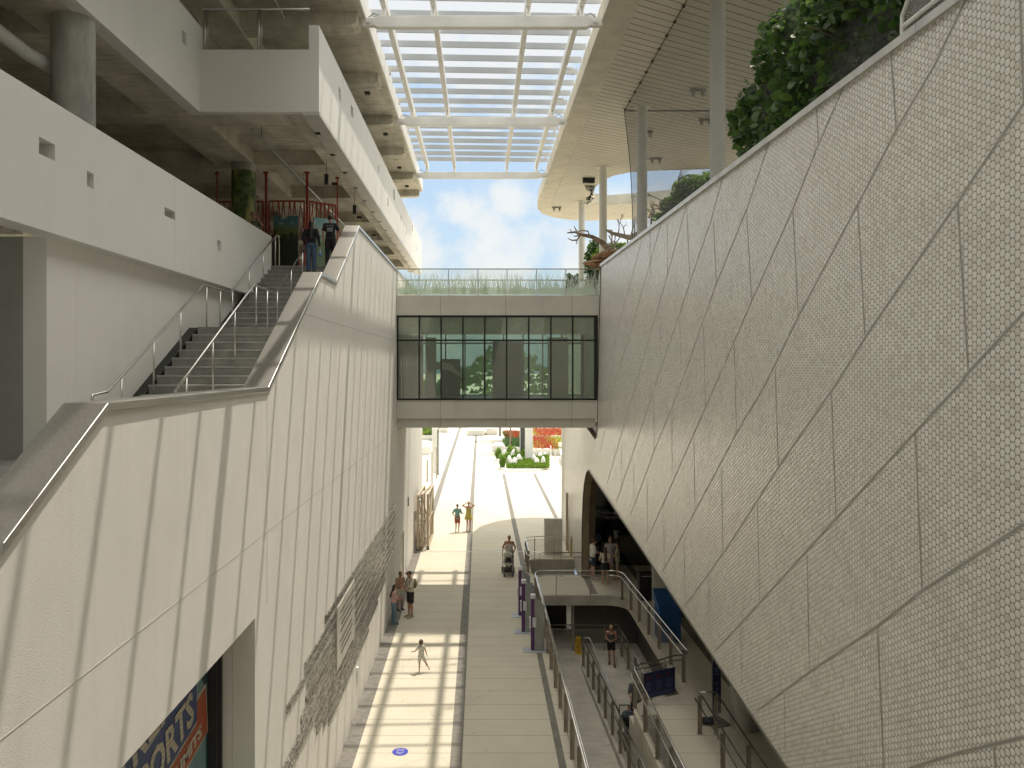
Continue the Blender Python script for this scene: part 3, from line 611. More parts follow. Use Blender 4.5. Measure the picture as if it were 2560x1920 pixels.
# ---------------------------------------------------------------- louvre canopy
LC = thing('louvre_canopy', 'white steel louvre canopy spanning the gap between the two roofs', 'canopy', (0, 25, 10.2))
RX = (-2.87, -1.40, 1.42, 3.01)
for yb_ in (4.5, 13.9, 23.3, 32.8, 42.1):
    m = MB(); m.prism([(-3.05, 10.03), (3.15, 10.03), (3.30, 10.1), (3.30, 10.3), (3.15, 10.37), (-3.05, 10.37), (-3.2, 10.3), (-3.2, 10.1)], lambda a, b, t, y=yb_: (a, y+t, b), .22)
    bmn = m.build('cross_beam', whitesteel, LC, bevel=.01)
    for s, x in ((-1, -3.2), (1, 3.3)):
        m = MB(); m.box((min(x, x+s*.32), yb_+.03, 10.08), (max(x, x+s*.32), yb_+.08, 10.32)); m.box((min(x, x+s*.32), yb_+.14, 10.08), (max(x, x+s*.32), yb_+.19, 10.32))
        m.tube([(x+s*.12, yb_-.02, 10.2), (x+s*.12, yb_+.24, 10.2)], .06, 14); m.build('pin_joint', whitesteel, LC)
    for x in RX:
        m = MB(); m.tube([(x, yb_+.11, 10.36), (x, yb_+.11, 10.7)], .065, 12); m.build('stub_post', whitesteel, LC, smooth='auto')
for x in RX:
    m = MB(); m.box((x-.08, -4, 10.66), (x+.08, 42.8, 10.92)); m.build('rafter', whitesteel, LC)
lvm = mat('louvre_backlit_grey', (.40, .41, .41), .5, var=.04)  # grey stands in for the backlit look of white blades
i = 0; y = 42.15
while y > -3:
    Mx = Matrix.Translation((.08, y, 11.04)) @ Matrix.Rotation(R(2.4), 4, 'Z') @ Matrix.Rotation(R(0), 4, 'X')
    m = MB(); m.box((-3.52, -.025, -.10), (3.58, .025, .11), M=Mx); m.build('louvre', lvm, LC); y -= 1.157
for s, x in ((-1, -3.2), (1, 3.3)):
    for y_ in (28.0, 31.2, 35.0, 39.5):
        m = MB(); m.box((x-.05, y_, 10.55), (x+.3*-s, y_+.05, 10.62)); m.box((x-.05, y_-.02, 10.35), (x+.02, y_+.06, 10.6)); m.build('bracket_light', whitesteel, LC)
for s, x in ((-1, -3.35), (1, 3.45)):
    for y_ in (23.3, 32.8, 42.1):
        m = MB(); m.tube([(x, y_+.3, 10.45), (x-s*.15, y_+.25, 10.55), (x-s*.4, y_+.2, 10.42), (x-s*.55, y_+.15, 10.4)], .012); m.build('cable', dkframe, LC)
# ---------------------------------------------------------------- right building
RB = thing('tiled_building', 'curved building clad in white round disc tiles on the right', 'building', (8, 25, G))
def Xt(y):
    if y <= 32: return 4.9+(32-y)*.0177
    return 4.9-(y-32)*.010
def sm(t): t = max(0, min(1, t)); return t*t*(3-2*t)
def XS(y, z): return Xt(y)-(.022*sm((y-14)/18))*(4.1-z)
def pix(px, py):      # photo pixel on the tiled wall -> (y, z) on its real surface
    y = 20.0
    for _ in range(60):
        z = (914-py)/1967*y; y = .5*y+.5*XS(y, z)*1967/max(20, px-1201)
    return y, (914-py)/1967*y
bot = [pix(1472+(1968-1472)*k/14, 1175+(1920-1175)*k/14) for k in range(15)]
jamb = [pix(*p) for p in ((1455.5, 1432), (1455.5, 1370), (1456, 1303), (1458, 1248), (1461, 1212), (1465, 1188), (1468, 1179))]
jamb[0] = (jamb[0][0], G)
last = bot[-1]; dl = (bot[-1][0]-bot[-4][0], bot[-1][1]-bot[-4][1]); k = (G+.02-last[1])/dl[1]
bot2 = bot+[(last[0]+dl[0]*k*j/3, last[1]+dl[1]*k*j/3) for j in (1, 2, 3)]
ys = [-4+46*i/46 for i in range(47)]
outline = [(-4, 4.02)]+[(y, 4.02) for y in ys[1:35]]
br_y0, br_y1 = 31.95, 36.45
top = [(y, 4.02) for y in ys if y < 31.9]
# outline goes: top edge from near to bridge, down round the bridge opening, far part, jamb, bottom edge back to the near end
op = [(31.97, 4.02), (31.97, -2.2)]+[(32.0, -2.6), (32.25, -2.98), (32.6, -3.05), (36.5, -2.58), (36.5, 4.02)]
far = [(37.5, 4.02), (40, 4.02), (42, 4.02)]
farb = [(42, G), (40, G), (38, G)]
near_end = [(-4, bot2[-1][1])]
ol = top+op+far+farb+jamb+bot2+near_end
def wallmesh(ol):
    tris = tessellate_polygon([[Vector((a, b, 0)) for a, b in ol]])
    me = bpy.data.meshes.new('tiled_wall'); bm = bmesh.new()
    vs = [bm.verts.new((0, a, b)) for a, b in ol]
    for t in tris:
        try: bm.faces.new([vs[i] for i in t])
        except ValueError: pass
    for yy in range(-3, 42): bmesh.ops.bisect_plane(bm, geom=bm.verts[:]+bm.edges[:]+bm.faces[:], plane_co=(0, yy+.37, 0), plane_no=(0, 1, 0))
    for zz in range(-9, 4): bmesh.ops.bisect_plane(bm, geom=bm.verts[:]+bm.edges[:]+bm.faces[:], plane_co=(0, 0, zz+.21), plane_no=(0, 0, 1))
    for v in bm.verts: v.co.x = XS(v.co.y, v.co.z)
    # far end turns away to the right
    pl = [(XS(42, 4.02), 42), (4.5, 43), (4.62, 44.5), (5.0, 46), (5.9, 47.6), (8, 49.5), (12, 51)]
    ul = bm.loops.layers.uv.new('uv')
    for f in bm.faces:
        for l in f.loops: l[ul].uv = (l.vert.co.y, l.vert.co.z)
    ta = bm.verts.new((XS(42, 4.02), 42, 4.02)); ba = bm.verts.new((XS(42, G), 42, G)); s = 42
    for (xa, ya), (xb, yb__) in zip(pl, pl[1:]):
        tb = bm.verts.new((xb, yb__, 4.02)); bb = bm.verts.new((xb-.05, yb__, G)); f = bm.faces.new((ta, tb, bb, ba)); d = math.hypot(xb-xa, yb__-ya)
        for l, uv in zip(f.loops, ((s, 4.02), (s+d, 4.02), (s+d, G), (s, G))): l[ul].uv = uv
        s += d; ta, ba = tb, bb
    bmesh.ops.remove_doubles(bm, verts=bm.verts[:], dist=1e-5); bm.normal_update()
    for f in bm.faces:
        if f.normal.x > 0: f.normal_flip()
    bm.to_mesh(me); bm.free(); me.materials.append(tiles); me.materials.append(bronze); o = bpy.data.objects.new('tiled_wall', me); COL.objects.link(o)
    o.parent = RB; o.matrix_parent_inverse = Matrix.Translation(RB.location).inverted()
    so_ = o.modifiers.new('thickness', 'SOLIDIFY'); so_.thickness = .3; so_.offset = -1; so_.material_offset_rim = 1
    return o
wallo = wallmesh(ol)
# panel seams, traced on the wall
A5 = lambda u, v: (1500+u/1.728, v/1.728)
A6 = lambda u, v: (1500+u/1.728, 960+v/1.728)
seams = [
 [A5(1832, 445), A5(1540, 880), A5(1150, 1450), A6(1020, 0), A6(780, 345), A6(540, 720), A6(370, 955)],
 [A5(1832, 1350), A5(1590, 1610), A6(1555, 0), A6(1365, 205), A6(1020, 580), A6(690, 945), A6(500, 1150)],
 [A6(1832, 605), A6(1390, 895), A6(1200, 1045), A6(910, 1240), A6(680, 1410)],
 [A6(1832, 1525), A6(1560, 1590), A6(1340, 1659)],
 [A5(1580, 0), A5(1440, 290), A5(1280, 560), A5(1110, 890), A5(855, 1370), A6(715, 0), A6(590, 210), A6(410, 550), A6(270, 810)],
 [A5(1075, 325), A5(945, 620), A5(830, 910), A5(655, 1300), A6(500, 0), A6(400, 225), A6(200, 680)],
 [A5(745, 575), A5(635, 900), A5(500, 1230), A6(350, 0), A6(230, 300), A6(130, 570)],
 [A5(530, 765), A5(480, 950), A5(390, 1215), A6(240, 0), A6(70, 510)],
 [A5(375, 880), A5(290, 1190), A6(155, 0), A6(30, 430)], [A5(265, 960), A5(65, 1659), A6(0, 290)], [A5(180, 1040), A5(10, 1659)],
 [A5(1255, 190), A5(1280, 555)], [A5(935, 440), A5(943, 615)], [A5(710, 600), A5(718, 665)], [A5(1545, 880), A5(1592, 1610)], [A5(1113, 885), A5(1145, 1450)],
 [A5(833, 910), A5(857, 1370)], [A5(633, 905), A5(655, 1300)], [A5(490, 960), A5(503, 1230)], [A5(375, 890), A5(388, 1215)], [A5(290, 950), A5(292, 1190)],
 [A5(215, 1000), A5(218, 1185)], [A5(580, 1485), A6(590, 210)], [A5(447, 1410), A6(456, 100)], [A5(757, 1590), A6(770, 350)], [A5(1815, 0), A5(1832, 445)],
 [A5(258, 1350), A5(265, 1600)], [A5(345, 1380), A5(350, 1600)], [A6(1000, 40), A6(1020, 578)], [A6(1362, 210), A6(1392, 893)], [A6(680, 515), A6(690, 945)],
 [A6(895, 740), A6(905, 1242)], [A6(1198, 1045), A6(1228, 1690)], [A6(525, 355), A6(530, 715)], [A6(405, 225), A6(410, 550)], [A6(310, 125), A6(312, 392)],
 [A6(230, 50), A6(233, 292)], [A6(363, 650), A6(367, 955)], [A6(470, 825), A6(475, 1085)], [A6(608, 1035), A6(612, 1300)], [A6(797, 1340), A6(800, 1600)],
 [A6(1702, 1565), A6(1712, 1700)], [A6(275, 515), A6(278, 790)], [A6(203, 400), A6(205, 665)], [A6(145, 340), A6(147, 512)], [A6(92, 250), A6(93, 465)]]
m = MB()
for s in seams:
    P = [pix(*p) for p in s]
    Q = []
    for a, b in zip(P, P[1:]):
        n = 6 if len(P) < 3 else 8
        for j in range(n): Q.append((a[0]+(b[0]-a[0])*j/n, a[1]+(b[1]-a[1])*j/n))
    Q.append(P[-1]); vs = []
    for i, (y_, z_) in enumerate(Q):
        a = Q[max(0, i-1)]; b = Q[min(len(Q)-1, i+1)]; d = math.hypot(b[0]-a[0], b[1]-a[1]); ny, nz = -(b[1]-a[1])/d, (b[0]-a[0])/d; w = .008 if len(P) > 2 else .006
        for sg, lift in ((-w-.012, .0035), (-w, .0045), (w, .0045), (w+.012, .0035)): vs.append((XS(y_, z_)-lift, y_+ny*sg, z_+nz*sg))
    k = len(Q)
    for i in range(k-1):
        for j, mi in ((0, 0), (1, 1), (2, 0)):
            q = 4*i+j; m.add([vs[q], vs[q+1], vs[q+5], vs[q+4]], [(0, 1, 2, 3)], mi)
sm_o = m.build('panel_seam', [mat('seam_grout', (.40, .385, .345), .7), mat('seam_gap', (.27, .265, .24), .6)], RB)
# coping on the tiled wall
m = MB(); n = 24
for i in range(n):
    ya = -4+(31.97+4)*i/n; yb2 = -4+(31.97+4)*(i+1)/n; g_ = .004
    m.add([(Xt(ya)-.05, ya+g_, 4.02), (Xt(yb2)-.05, yb2-g_, 4.02), (Xt(yb2)-.05, yb2-g_, 4.13), (Xt(ya)-.05, ya+g_, 4.13), (Xt(ya)+.4, ya+g_, 4.02), (Xt(yb2)+.4, yb2-g_, 4.02), (Xt(yb2)+.4, yb2-g_, 4.15), (Xt(ya)+.4, ya+g_, 4.15)],
          [(0, 1, 2, 3), (3, 2, 6, 7), (7, 6, 5, 4), (4, 5, 1, 0), (0, 3, 7, 4), (1, 5, 6, 2)])
m.build('coping', mat('coping_metal', (.62, .62, .60), .35, .6), RB)
# bronze trim along the lower edge and the arch
edge = [(XS(a, b)-.01, a, b) for a, b in jamb]+[(XS(a, b)-.01, a, b) for a, b in bot2]
m = MB(); m.tube(edge, .022, 6); m.build('edge_trim', mat('dark_edge_metal', (.12, .11, .09), .4, .6), RB)
m = MB(); e2 = [(XS(a, b), a, b) for a, b in jamb]+[(XS(*bot[0]), *bot[0]), (XS(*bot[1]), *bot[1]), (XS(*bot[2]), *bot[2])]; vs = []
for (x, y_, z_) in e2: vs += [(x+.005, y_+.02, z_-.012), (x+.62, y_+.25, z_-.012)]
m.add(vs, [(2*i, 2*i+1, 2*i+3, 2*i+2) for i in range(len(e2)-1)]); m.build('arch_reveal', bronze, RB)
# rim around the bridge opening
m = MB(); m.tube([(XS(a, b)-.012, a, b) for a, b in op[:5]], .02, 6); m.build('opening_trim', mat('dark_edge_metal', (.12, .11, .09)), RB)
m = MB(); m.add([(4.74, 32.3, -2.56), (4.74, 36, -2.56), (4.3, 33.2, -2.56)], [(0, 1, 2)]); m.box((4.90, 32.3, -3.0), (5.4, 36.4, -2.6)); m.build('opening_lining', dkframe, RB)
# interior: deck over, glass walls, ceiling
m = MB(); m.box((5.75, -4, 2.5), (40, 31.9, 2.9)); m.box((5.3, 31.91, 2.5), (40, 41.9, 2.899)); m.box((6.2, 41.91, 2.5), (40, 48, 2.898)); m.build('roof_deck', plaza_m, RB)
m = MB(); m.box((5.75, -4, -4.35), (20, 31, -4.2)); m.box((5.3, 31.01, -4.35), (20, 41.5, -4.2)); m.build('lobby_ceiling', mat('lobby_ceiling_paint', (.55, .53, .48)), RB)
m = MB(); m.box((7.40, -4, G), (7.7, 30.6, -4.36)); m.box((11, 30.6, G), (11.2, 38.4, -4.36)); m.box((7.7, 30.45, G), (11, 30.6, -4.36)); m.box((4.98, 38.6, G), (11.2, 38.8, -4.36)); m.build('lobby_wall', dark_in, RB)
m = MB(); m.box((7.34, -4, G+.02), (7.39, 30.5, -4.36)); m.build('glass_wall', glass_d, RB)
m = MB()
for x in (5.05, 6.55, 8.05, 9.55, 10.9): m.box((x-.04, 37.34, G), (x+.04, 37.42, -4.36))
for z in (-7.25, -6.75, -4.5): m.box((5.02, 37.35, z-.03), (10.95, 37.41, z+.03))
gf = m.build('entrance_frame', dkframe, RB)
m = MB(); m.box((5.03, 37.37, G+.02), (10.9, 37.385, -4.4)); m.build('entrance_glass', glass_d, gf)
sg = mat('sign_lettering_metal', (.80, .80, .76), .4)
text('ELIZABETH A. AND MITCHELL', .17, FCAM((5.28, 37.33, -7.05)), sg, 'sign_lettering', RB, ext=.006, width=2.6)
text('TICKET CENTER', .17, FCAM((5.88, 37.33, -7.28)), sg, 'sign_lettering', RB, ext=.006, width=1.35)
def disc(c, r, mt, name, parent, ax='cam', n=28, th=.004, sy=1):
    m = MB(); a = Vector(c)
    if ax == 'cam': m.tube([a, a-Vector((0, th, 0))], r, n)
    else: m.tube([a, a+Vector((0, 0, th))], r, n)
    return m.build(name, mt, parent)
t = thing('door_sticker', 'round blue sticker on the dark entrance glass', 'sticker', (5.54, 37.33, -8.17))
disc((5.54, 37.365, -8.17), .2, mat('pale_blue_ring', (.12, .30, .42)), 'ring', t); disc((5.54, 37.359, -8.17), .155, mat('mid_blue', (.05, .10, .36)), 'disc', t); disc((5.54, 37.352, -8.17), .04, mat('pale_violet', (.45, .42, .70)), 'centre', t)
for i, (x0, z0, x1, z1) in enumerate(((6.33, -7.98, 6.6, -7.82), (6.36, -8.19, 6.57, -8.01))):
    m = MB(); m.box((x0, 37.34, z0), (x1, 37.345, z1)); o = m.build('paper_notice', mat('paper', (.62, .60, .50)), label=('wide upper' if i == 0 else 'small lower')+' pale paper notice taped to the dark entrance glass', category='notice')
    t2 = MB()
    for j in range(3): t2.box((x0+.04, 37.337, z0+.04+.035*j), (x1-.04-.02*j, 37.339, z0+.05+.035*j))
    t2.build('print_line', mat('ink', (.12, .12, .12)), o)
# round columns standing under the building
for (x, y) in ((6.93, 30.0), (6.96, 20.7), (6.96, 11.3)):
    m = MB(); m.cyl(x, y, G, -4.36, .385, 36); m.build('lobby_column', conc_c, RB, smooth='auto')
# canopy roof on slim columns
RR = thing('canopy_roof', 'large flat concrete canopy roof with slatted soffit and a rounded sky opening', 'roof', (10, 30, 10.2))
ro = [(3.6, -6), (3.6, 46), (3.56, 48.2), (3.7, 51), (4.13, 52.8), (5.05, 54.2), (6.3, 55.1), (7.55, 55.4), (10.3, 54.9), (14, 53.4), (32, 50), (32, -6)]
hl = [(6.55, 45.2), (6.7, 43.4), (7.15, 42.2), (7.9, 41.45), (8.9, 41.15), (11.8, 40.8), (20, 40), (26, 40.6), (27, 43), (26, 46), (12, 48.2), (9.8, 49.2), (8.1, 49.9), (7.15, 49.3), (6.7, 47.8)]
rc = mat('smooth_canopy_concrete', (.56, .525, .43), .75, var=.12, scale=1.5)
hl2 = [(6.5, 11.5), (9.3, 11.5), (9.3, 18.5), (6.5, 18.5)]  # unseen opening added so sun reaches the big tree
m = MB(); m.prism(ro, lambda a, b, t: (a, b, 10.2+t), .6, holes=(hl, hl2)); m.build('roof_slab', rc, RR)
inn = [(4.45, -5), (4.45, 46), (4.42, 48.4), (4.55, 50.6), (4.9, 52.1), (5.6, 53.25), (6.6, 54.1), (7.6, 54.45), (10.1, 54.0), (13.8, 52.6), (31, 49.2), (31, -5)]
m = MB(); m.prism(inn, lambda a, b, t: (a, b, 10.197-t), .012, holes=([(x, y) for x, y in hl], hl2)); m.build('slatted_soffit', soff, RR)
for (x, y) in ((6.33, 11.4), (6.33, 21.0), (6.37, 31.0), (6.3, 40.4), (6.3, 48.9), (15, 31), (15, 21)):
    m = MB(); m.cyl(x, y, 2.9, 10.18, .2, 28); c_ = m.build('column', colw, RR, smooth='auto')
    m = MB(); m.cyl(x, y, 10.155, 10.184, .33, 28); m.build('column_collar', colw, c_, smooth='auto')
for (x, y, z, s) in ((6.58, 21.0, 6.55, .12), (6.2, 40.2, 6.4, .11), (6.62, 31.2, 8.2, .06), (6.62, 31.2, 9.0, .06)):
    m = MB(); m.box((x-s*.6, y-s, z-s), (x+s*.9, y+s*.6, z+s)); m.build('junction_box', whitesteel, RR, bevel=.01)
m = MB(); m.box((6.45, 40.2, 6.85), (6.75, 40.35, 6.95)); m.ell((6.72, 40.2, 6.72), (.09, .09, .13)); m.build('security_camera', whitesteel, RR)
for (x, y) in ((8.0, 29.0), (9.3, 32.5), (4.9, 50.5), (7.2, 34.2), (8.6, 38.6), (6.2, 44.5)):
    m = MB(); m.box((x-.3, y-.05, 10.10), (x+.3, y+.05, 10.184)); m.tube([(x-.18, y, 10.1), (x-.18, y-.1, 9.92)], .07, 10); m.tube([(x+.18, y, 10.1), (x+.18, y-.1, 9.92)], .07, 10)
    m.build('soffit_spotlight', mat('grey_lamp_housing', (.38, .36, .31)), RR)
t = thing('light_fitting', 'loose black wire bundle and white bracket at the edge of the roof opening', 'fitting', (6.0, 44.5, 10.1))
m = MB(); m.box((5.55, 42.6, 9.9), (6.2, 42.8, 10.18)); m.build('black_box', dkframe, t)
m = MB(); rr_ = random.Random(4)
for i in range(26):
    p = Vector((6.15-.1*i/26, 43.6, 9.95-.9*i/26)); m.tube([p, p+Vector((rr_.uniform(-.25, .2), rr_.uniform(-.1, .1), rr_.uniform(-.2, .1)))], .03, 5)
m.build('wires', black, t); m = MB(); m.tube([(5.6, 43.6, 8.9), (6.3, 43.6, 9.25)], .05, 8); m.build('bracket', whitesteel, t)
# aviary net hung from the soffit
t = thing('aviary_net', 'fine dark aviary netting hung from the canopy roof behind the tiled wall', 'net', (5.74, 31.4, 10.1))
m = MB(); q = []
for i in range(9):
    f = i/8; q += [(5.74-.0+.28*math.sin(f*math.pi)*.5+.3*f, 31.4, 10.17-f*6.1)]
vs = []; 
for (x, y, z) in q: vs += [(x, y, z), (x, -4, z)]
m.add(vs, [(2*i, 2*i+1, 2*i+3, 2*i+2) for i in range(8)]); m.build('net_side', avi_net, t)
m = MB(); vs = []
for (x, y, z) in q: vs += [(x, y, z), (14, 31.4, z)]
m.add(vs, [(2*i, 2*i+1, 2*i+3, 2*i+2) for i in range(8)]); m.build('net_end', avi_net, t)
m = MB(); m.tube(q, .014, 6); m.tube([(5.74, -4, 10.16), (5.74, 31.4, 10.16), (14, 31.4, 10.16)], .022, 6)
for i in range(26): m.box((5.70, 31.2-i*1.0, 10.12), (5.78, 31.28-i*1.0, 10.19))
m.build('net_cable', dkframe, t)
# ---------------------------------------------------------------- painted shutter in the wall opening
sh = thing('painted_shutter', 'ribbed roller shutter painted with blue and orange lettering in the wall opening', 'shutter', (-4.02, 8, G))
tealm = mat('shutter_teal', (.16, .30, .31), .5, var=.15); bluem = mat('shutter_blue', (.045, .075, .22), .5, var=.12); orm = mat('shutter_orange', (.42, .085, .03), .5, var=.1); crm = mat('shutter_cream', (.52, .48, .38), .5, var=.06); dkt = mat('shutter_dark_teal', (.02, .05, .055), .5)
for mm in (tealm, bluem, orm, crm, dkt):
    N, L, b = nodes(mm); c = coords(mm); overlay(mm, mth(N, L, 'MULTIPLY', linefac(mm, c[2], .075, .010), .75), (.02, .02, .02))
m = MB(); m.box((-4.10, 1.5, G), (-4.02, 11.62, -3.5)); m.build('shutter_curtain', tealm, sh)
m = MB(); m.box((-4.06, 11.62, G), (-3.9, 11.9, -3.5)); m.box((-4.0, 11.70, G), (-3.86, 11.74, -3.5)); m.build('guide_rail', black, sh)
def flat(name, pts, mt, x, parent=sh):
    m = MB(); m.prism(pts, lambda a, b, t: (x-t, a, b), .003); return m.build(name, mt, parent)
flat('dark_corner', [(11.2, -3.6), (11.61, -3.6), (11.61, -9), (11.55, -9), (11.52, -5.4), (11.45, -4.66), (11.25, -4.4)], dkt, -4.015)
flat('banner_border', [(3, -3.6), (11.16, -3.6), (11.16, -4.70), (11.51, -4.64), (11.59, -5.38), (10.74, -5.53), (3, -6.95)], crm, -4.013)
flat('blue_panel', [(3, -3.6), (11.13, -3.6), (11.13, -5.03), (3, -6.3)], bluem, -4.010)
flat('orange_banner', [(3, -6.34), (11.13, -5.07), (11.13, -4.76), (11.48, -4.70), (11.55, -5.36), (10.73, -5.49), (3, -6.88)], orm, -4.008)
sl_ = math.atan(.156)
text('SPORTS', .62, FEAST((-4.003, 8.98, -5.26), sl_), crm, 'lettering', sh, ext=.002, width=2.05, bold=.02)
text('EXTREME', .62, FEAST((-4.003, 7.75, -4.86), sl_), crm, 'lettering', sh, ext=.002, width=3.0, bold=.02)
text('BEYOND HUMAN LIMITS', .24, FEAST((-4.001, 7.5, -5.92), sl_*1.04), crm, 'lettering', sh, ext=.002, width=3.85, bold=.01)
# ---------------------------------------------------------------- donor lettering on the wall
DW = thing('donor_sign', 'rows of raised polished steel letters fixed to the white wall beside a blank plaque', 'sign', (XW, 21, -6.8))
lett = mat('glint_painted_letter_steel', (.80, .79, .74), .22, .9, scale=18, col2=(.05, .047, .04))  # bright and dark noise painted in to imitate glints on the letters
rr = random.Random(12)
AL = 'AEIOLNRSTHMDEBCFGKPUW'
def salad(n):
    s = ''
    while len(s) < n: s += ''.join(rr.choice(AL) for _ in range(rr.randint(3, 9)))
    return s.strip()
rows = []
zl = -5.42
LE = [17.2, 15.2, 13.8, 15.4, 15.3, 14.9, 12.8, 13.1, 15.9, 16.6, 13.9]; RE = [31.4, 31.2, 31.5, 29.6, 31.3, 31.0, 29.4, 31.0, 29.2, 28.9, 28.8]
for i in range(8):
    h = (.13, .11, .12, .10, .11, .15, .11, .12, .14, .11, .12)[i]; z = zl-.01-.228*(i+1); h *= 1.35
    if i == 0: rows.append((z, .2, LE[i], RE[i])); continue
    rows += [(z, h, LE[i], 18.4), (z, .15, 21.2, RE[i])]
for i, (a, b) in enumerate(((16.2, 28.6), (16.3, 28.2), (17.0, 26.0), (17.6, 23.9))): rows.append((-7.46-.205*i, (.17, .15, .15, .13)[i], a, b))
for (z, h, a, b) in rows:
    n = int((b-a)/(h*.72)); st_ = salad(n)
    o = text(st_, h*1.3, FEAST((XW+.016, a, z)), lett, 'lettering_row', DW, ext=.013, width=b-a, res=1)
m = MB(); m.box((XW+.02, 18.5, -7.2), (XW+.045, 21.05, -5.72)); pq = m.build('plaque', alu, DW)
for i, (a, b, z) in enumerate(((18.9, 20.9, -5.98), (18.8, 20.9, -6.13), (19.0, 20.6, -6.28), (18.9, 20.95, -6.43), (18.8, 20.6, -6.66), (18.9, 20.7, -6.81), (18.95, 20.5, -6.96))):
    text(salad(24), .1, FEAST((XW+.047, a, z)), mat('engraved_ink', (.09, .08, .06)), 'engraved_line', pq, ext=.001, width=b-a, res=1)
# ---------------------------------------------------------------- floor sticker
t = thing('floor_sticker', 'round blue sticker with white chevrons stuck on the sunlit paving', 'sticker', ((1000-1201)/1967*19.35, 19.35, G+.004))
sx, sy_ = (1000.5-1201)/1967*19.35, 19.35
disc((sx, sy_, G+.004), .195, mat('sticker_blue', (.045, .06, .42), .5), 'disc', t, ax='z', n=36, th=.003)
wht = mat('white_print', (.75, .75, .75), .5)
FL = lambda x, y, z=.0082: frame((x, y, G+z), (1, 0, 0), (0, 1, 0), (0, 0, 1))
text('KEEP SMALL', .05, FL(sx-.10, sy_+.10), wht, 'print', t, ext=.0004, width=.2); text('DISTANCE', .05, FL(sx-.075, sy_+.05), wht, 'print', t, ext=.0004, width=.15)
m = MB()
for k in range(3):
    y_ = sy_+.02-.035*k
    for s in (-1, 1): m.tube([(sx+s*.095, y_, G+.008), (sx, y_-.075, G+.008)], .0045, 4)
m.build('chevron', wht, t)
# ---------------------------------------------------------------- people
def rings(m, p0, p1, r0, r1, fl=1.0, n=12, mi=0, side=None):
    p0 = Vector(p0); p1 = Vector(p1); d = (p1-p0); Ln = max(d.length, 1e-5); d = d/Ln
    a = Vector(side) if side else Vector((1, 0, 0)); a = a-d*a.dot(d)
    if a.length < .1: a = Vector((0, 1, 0))-d*d.y
    a.normalize(); b = d.cross(a); vs = []; fs = []; prof = []
    for i in range(4): t = math.pi/2*(1-i/4); prof.append((-r0*math.sin(t), r0*math.cos(t)))
    for i in range(4): t = math.pi/2*(i/3) if i else 0; prof.append((Ln+r1*math.sin(t)*(1), r1*math.cos(t)))
    prof[-1] = (prof[-1][0], max(prof[-1][1], 1e-4)); prof[0] = (prof[0][0], 1e-4)
    for h, r in prof: vs += [p0+d*h+(a*math.cos(2*math.pi*j/n)+b*fl*math.sin(2*math.pi*j/n))*r for j in range(n)]
    k = len(prof)
    for i in range(k-1): fs += [(i*n+j, i*n+(j+1) % n, (i+1)*n+(j+1) % n, (i+1)*n+j) for j in range(n)]
    fs += [tuple(range(n-1, -1, -1)), tuple((k-1)*n+j for j in range(n))]
    m.add(vs, fs, mi)
def bake(m, name, mt, parent, M, vox, smoothit=4):
    me = bpy.data.meshes.new(name); me.from_pydata(m.v, [], m.f); me.update()
    o = bpy.data.objects.new('tmp', me); COL.objects.link(o)
    bm = bmesh.new(); bm.from_mesh(me); bmesh.ops.recalc_face_normals(bm, faces=bm.faces); bm.to_mesh(me); bm.free()
    r = o.modifiers.new('r', 'REMESH'); r.mode = 'VOXEL'; r.voxel_size = vox; s = o.modifiers.new('s', 'SMOOTH'); s.iterations = smoothit; s.factor = .5
    dg = bpy.context.evaluated_depsgraph_get(); nm = bpy.data.meshes.new_from_object(o.evaluated_get(dg)); bpy.data.objects.remove(o)
    nm.transform(M); nm.materials.clear(); nm.materials.append(mt); nm.name = name; nm.polygons.foreach_set('use_smooth', [True]*len(nm.polygons))
    o = bpy.data.objects.new(name, nm); COL.objects.link(o); o.parent = parent; o.matrix_parent_inverse = Matrix.Translation(parent.location).inverted() if parent.type == 'EMPTY' else Matrix()
    return o
def cloth(c, name=None, **k): return mat(name or 'cloth_%02d_%02d_%02d' % tuple(int(v*99) for v in c), c, .85, bump=.9, bscale=11, **k)
SKINS = {'light': mat('light_skin', (.50, .29, .20), .55, var=.04), 'tan': mat('tan_skin', (.40, .21, .13), .55, var=.04), 'brown': mat('brown_skin', (.26, .125, .07), .55, var=.04)}
HAIR = {'dark': mat('dark_hair', (.022, .015, .01), .5, streak=(20, 20, 1)), 'brown': mat('brown_hair', (.07, .035, .02), .5), 'blond': mat('blond_hair', (.42, .28, .12), .5), 'black': mat('black_hair', (.01, .009, .009), .45), 'red': mat('auburn_hair', (.16, .05, .025), .5)}
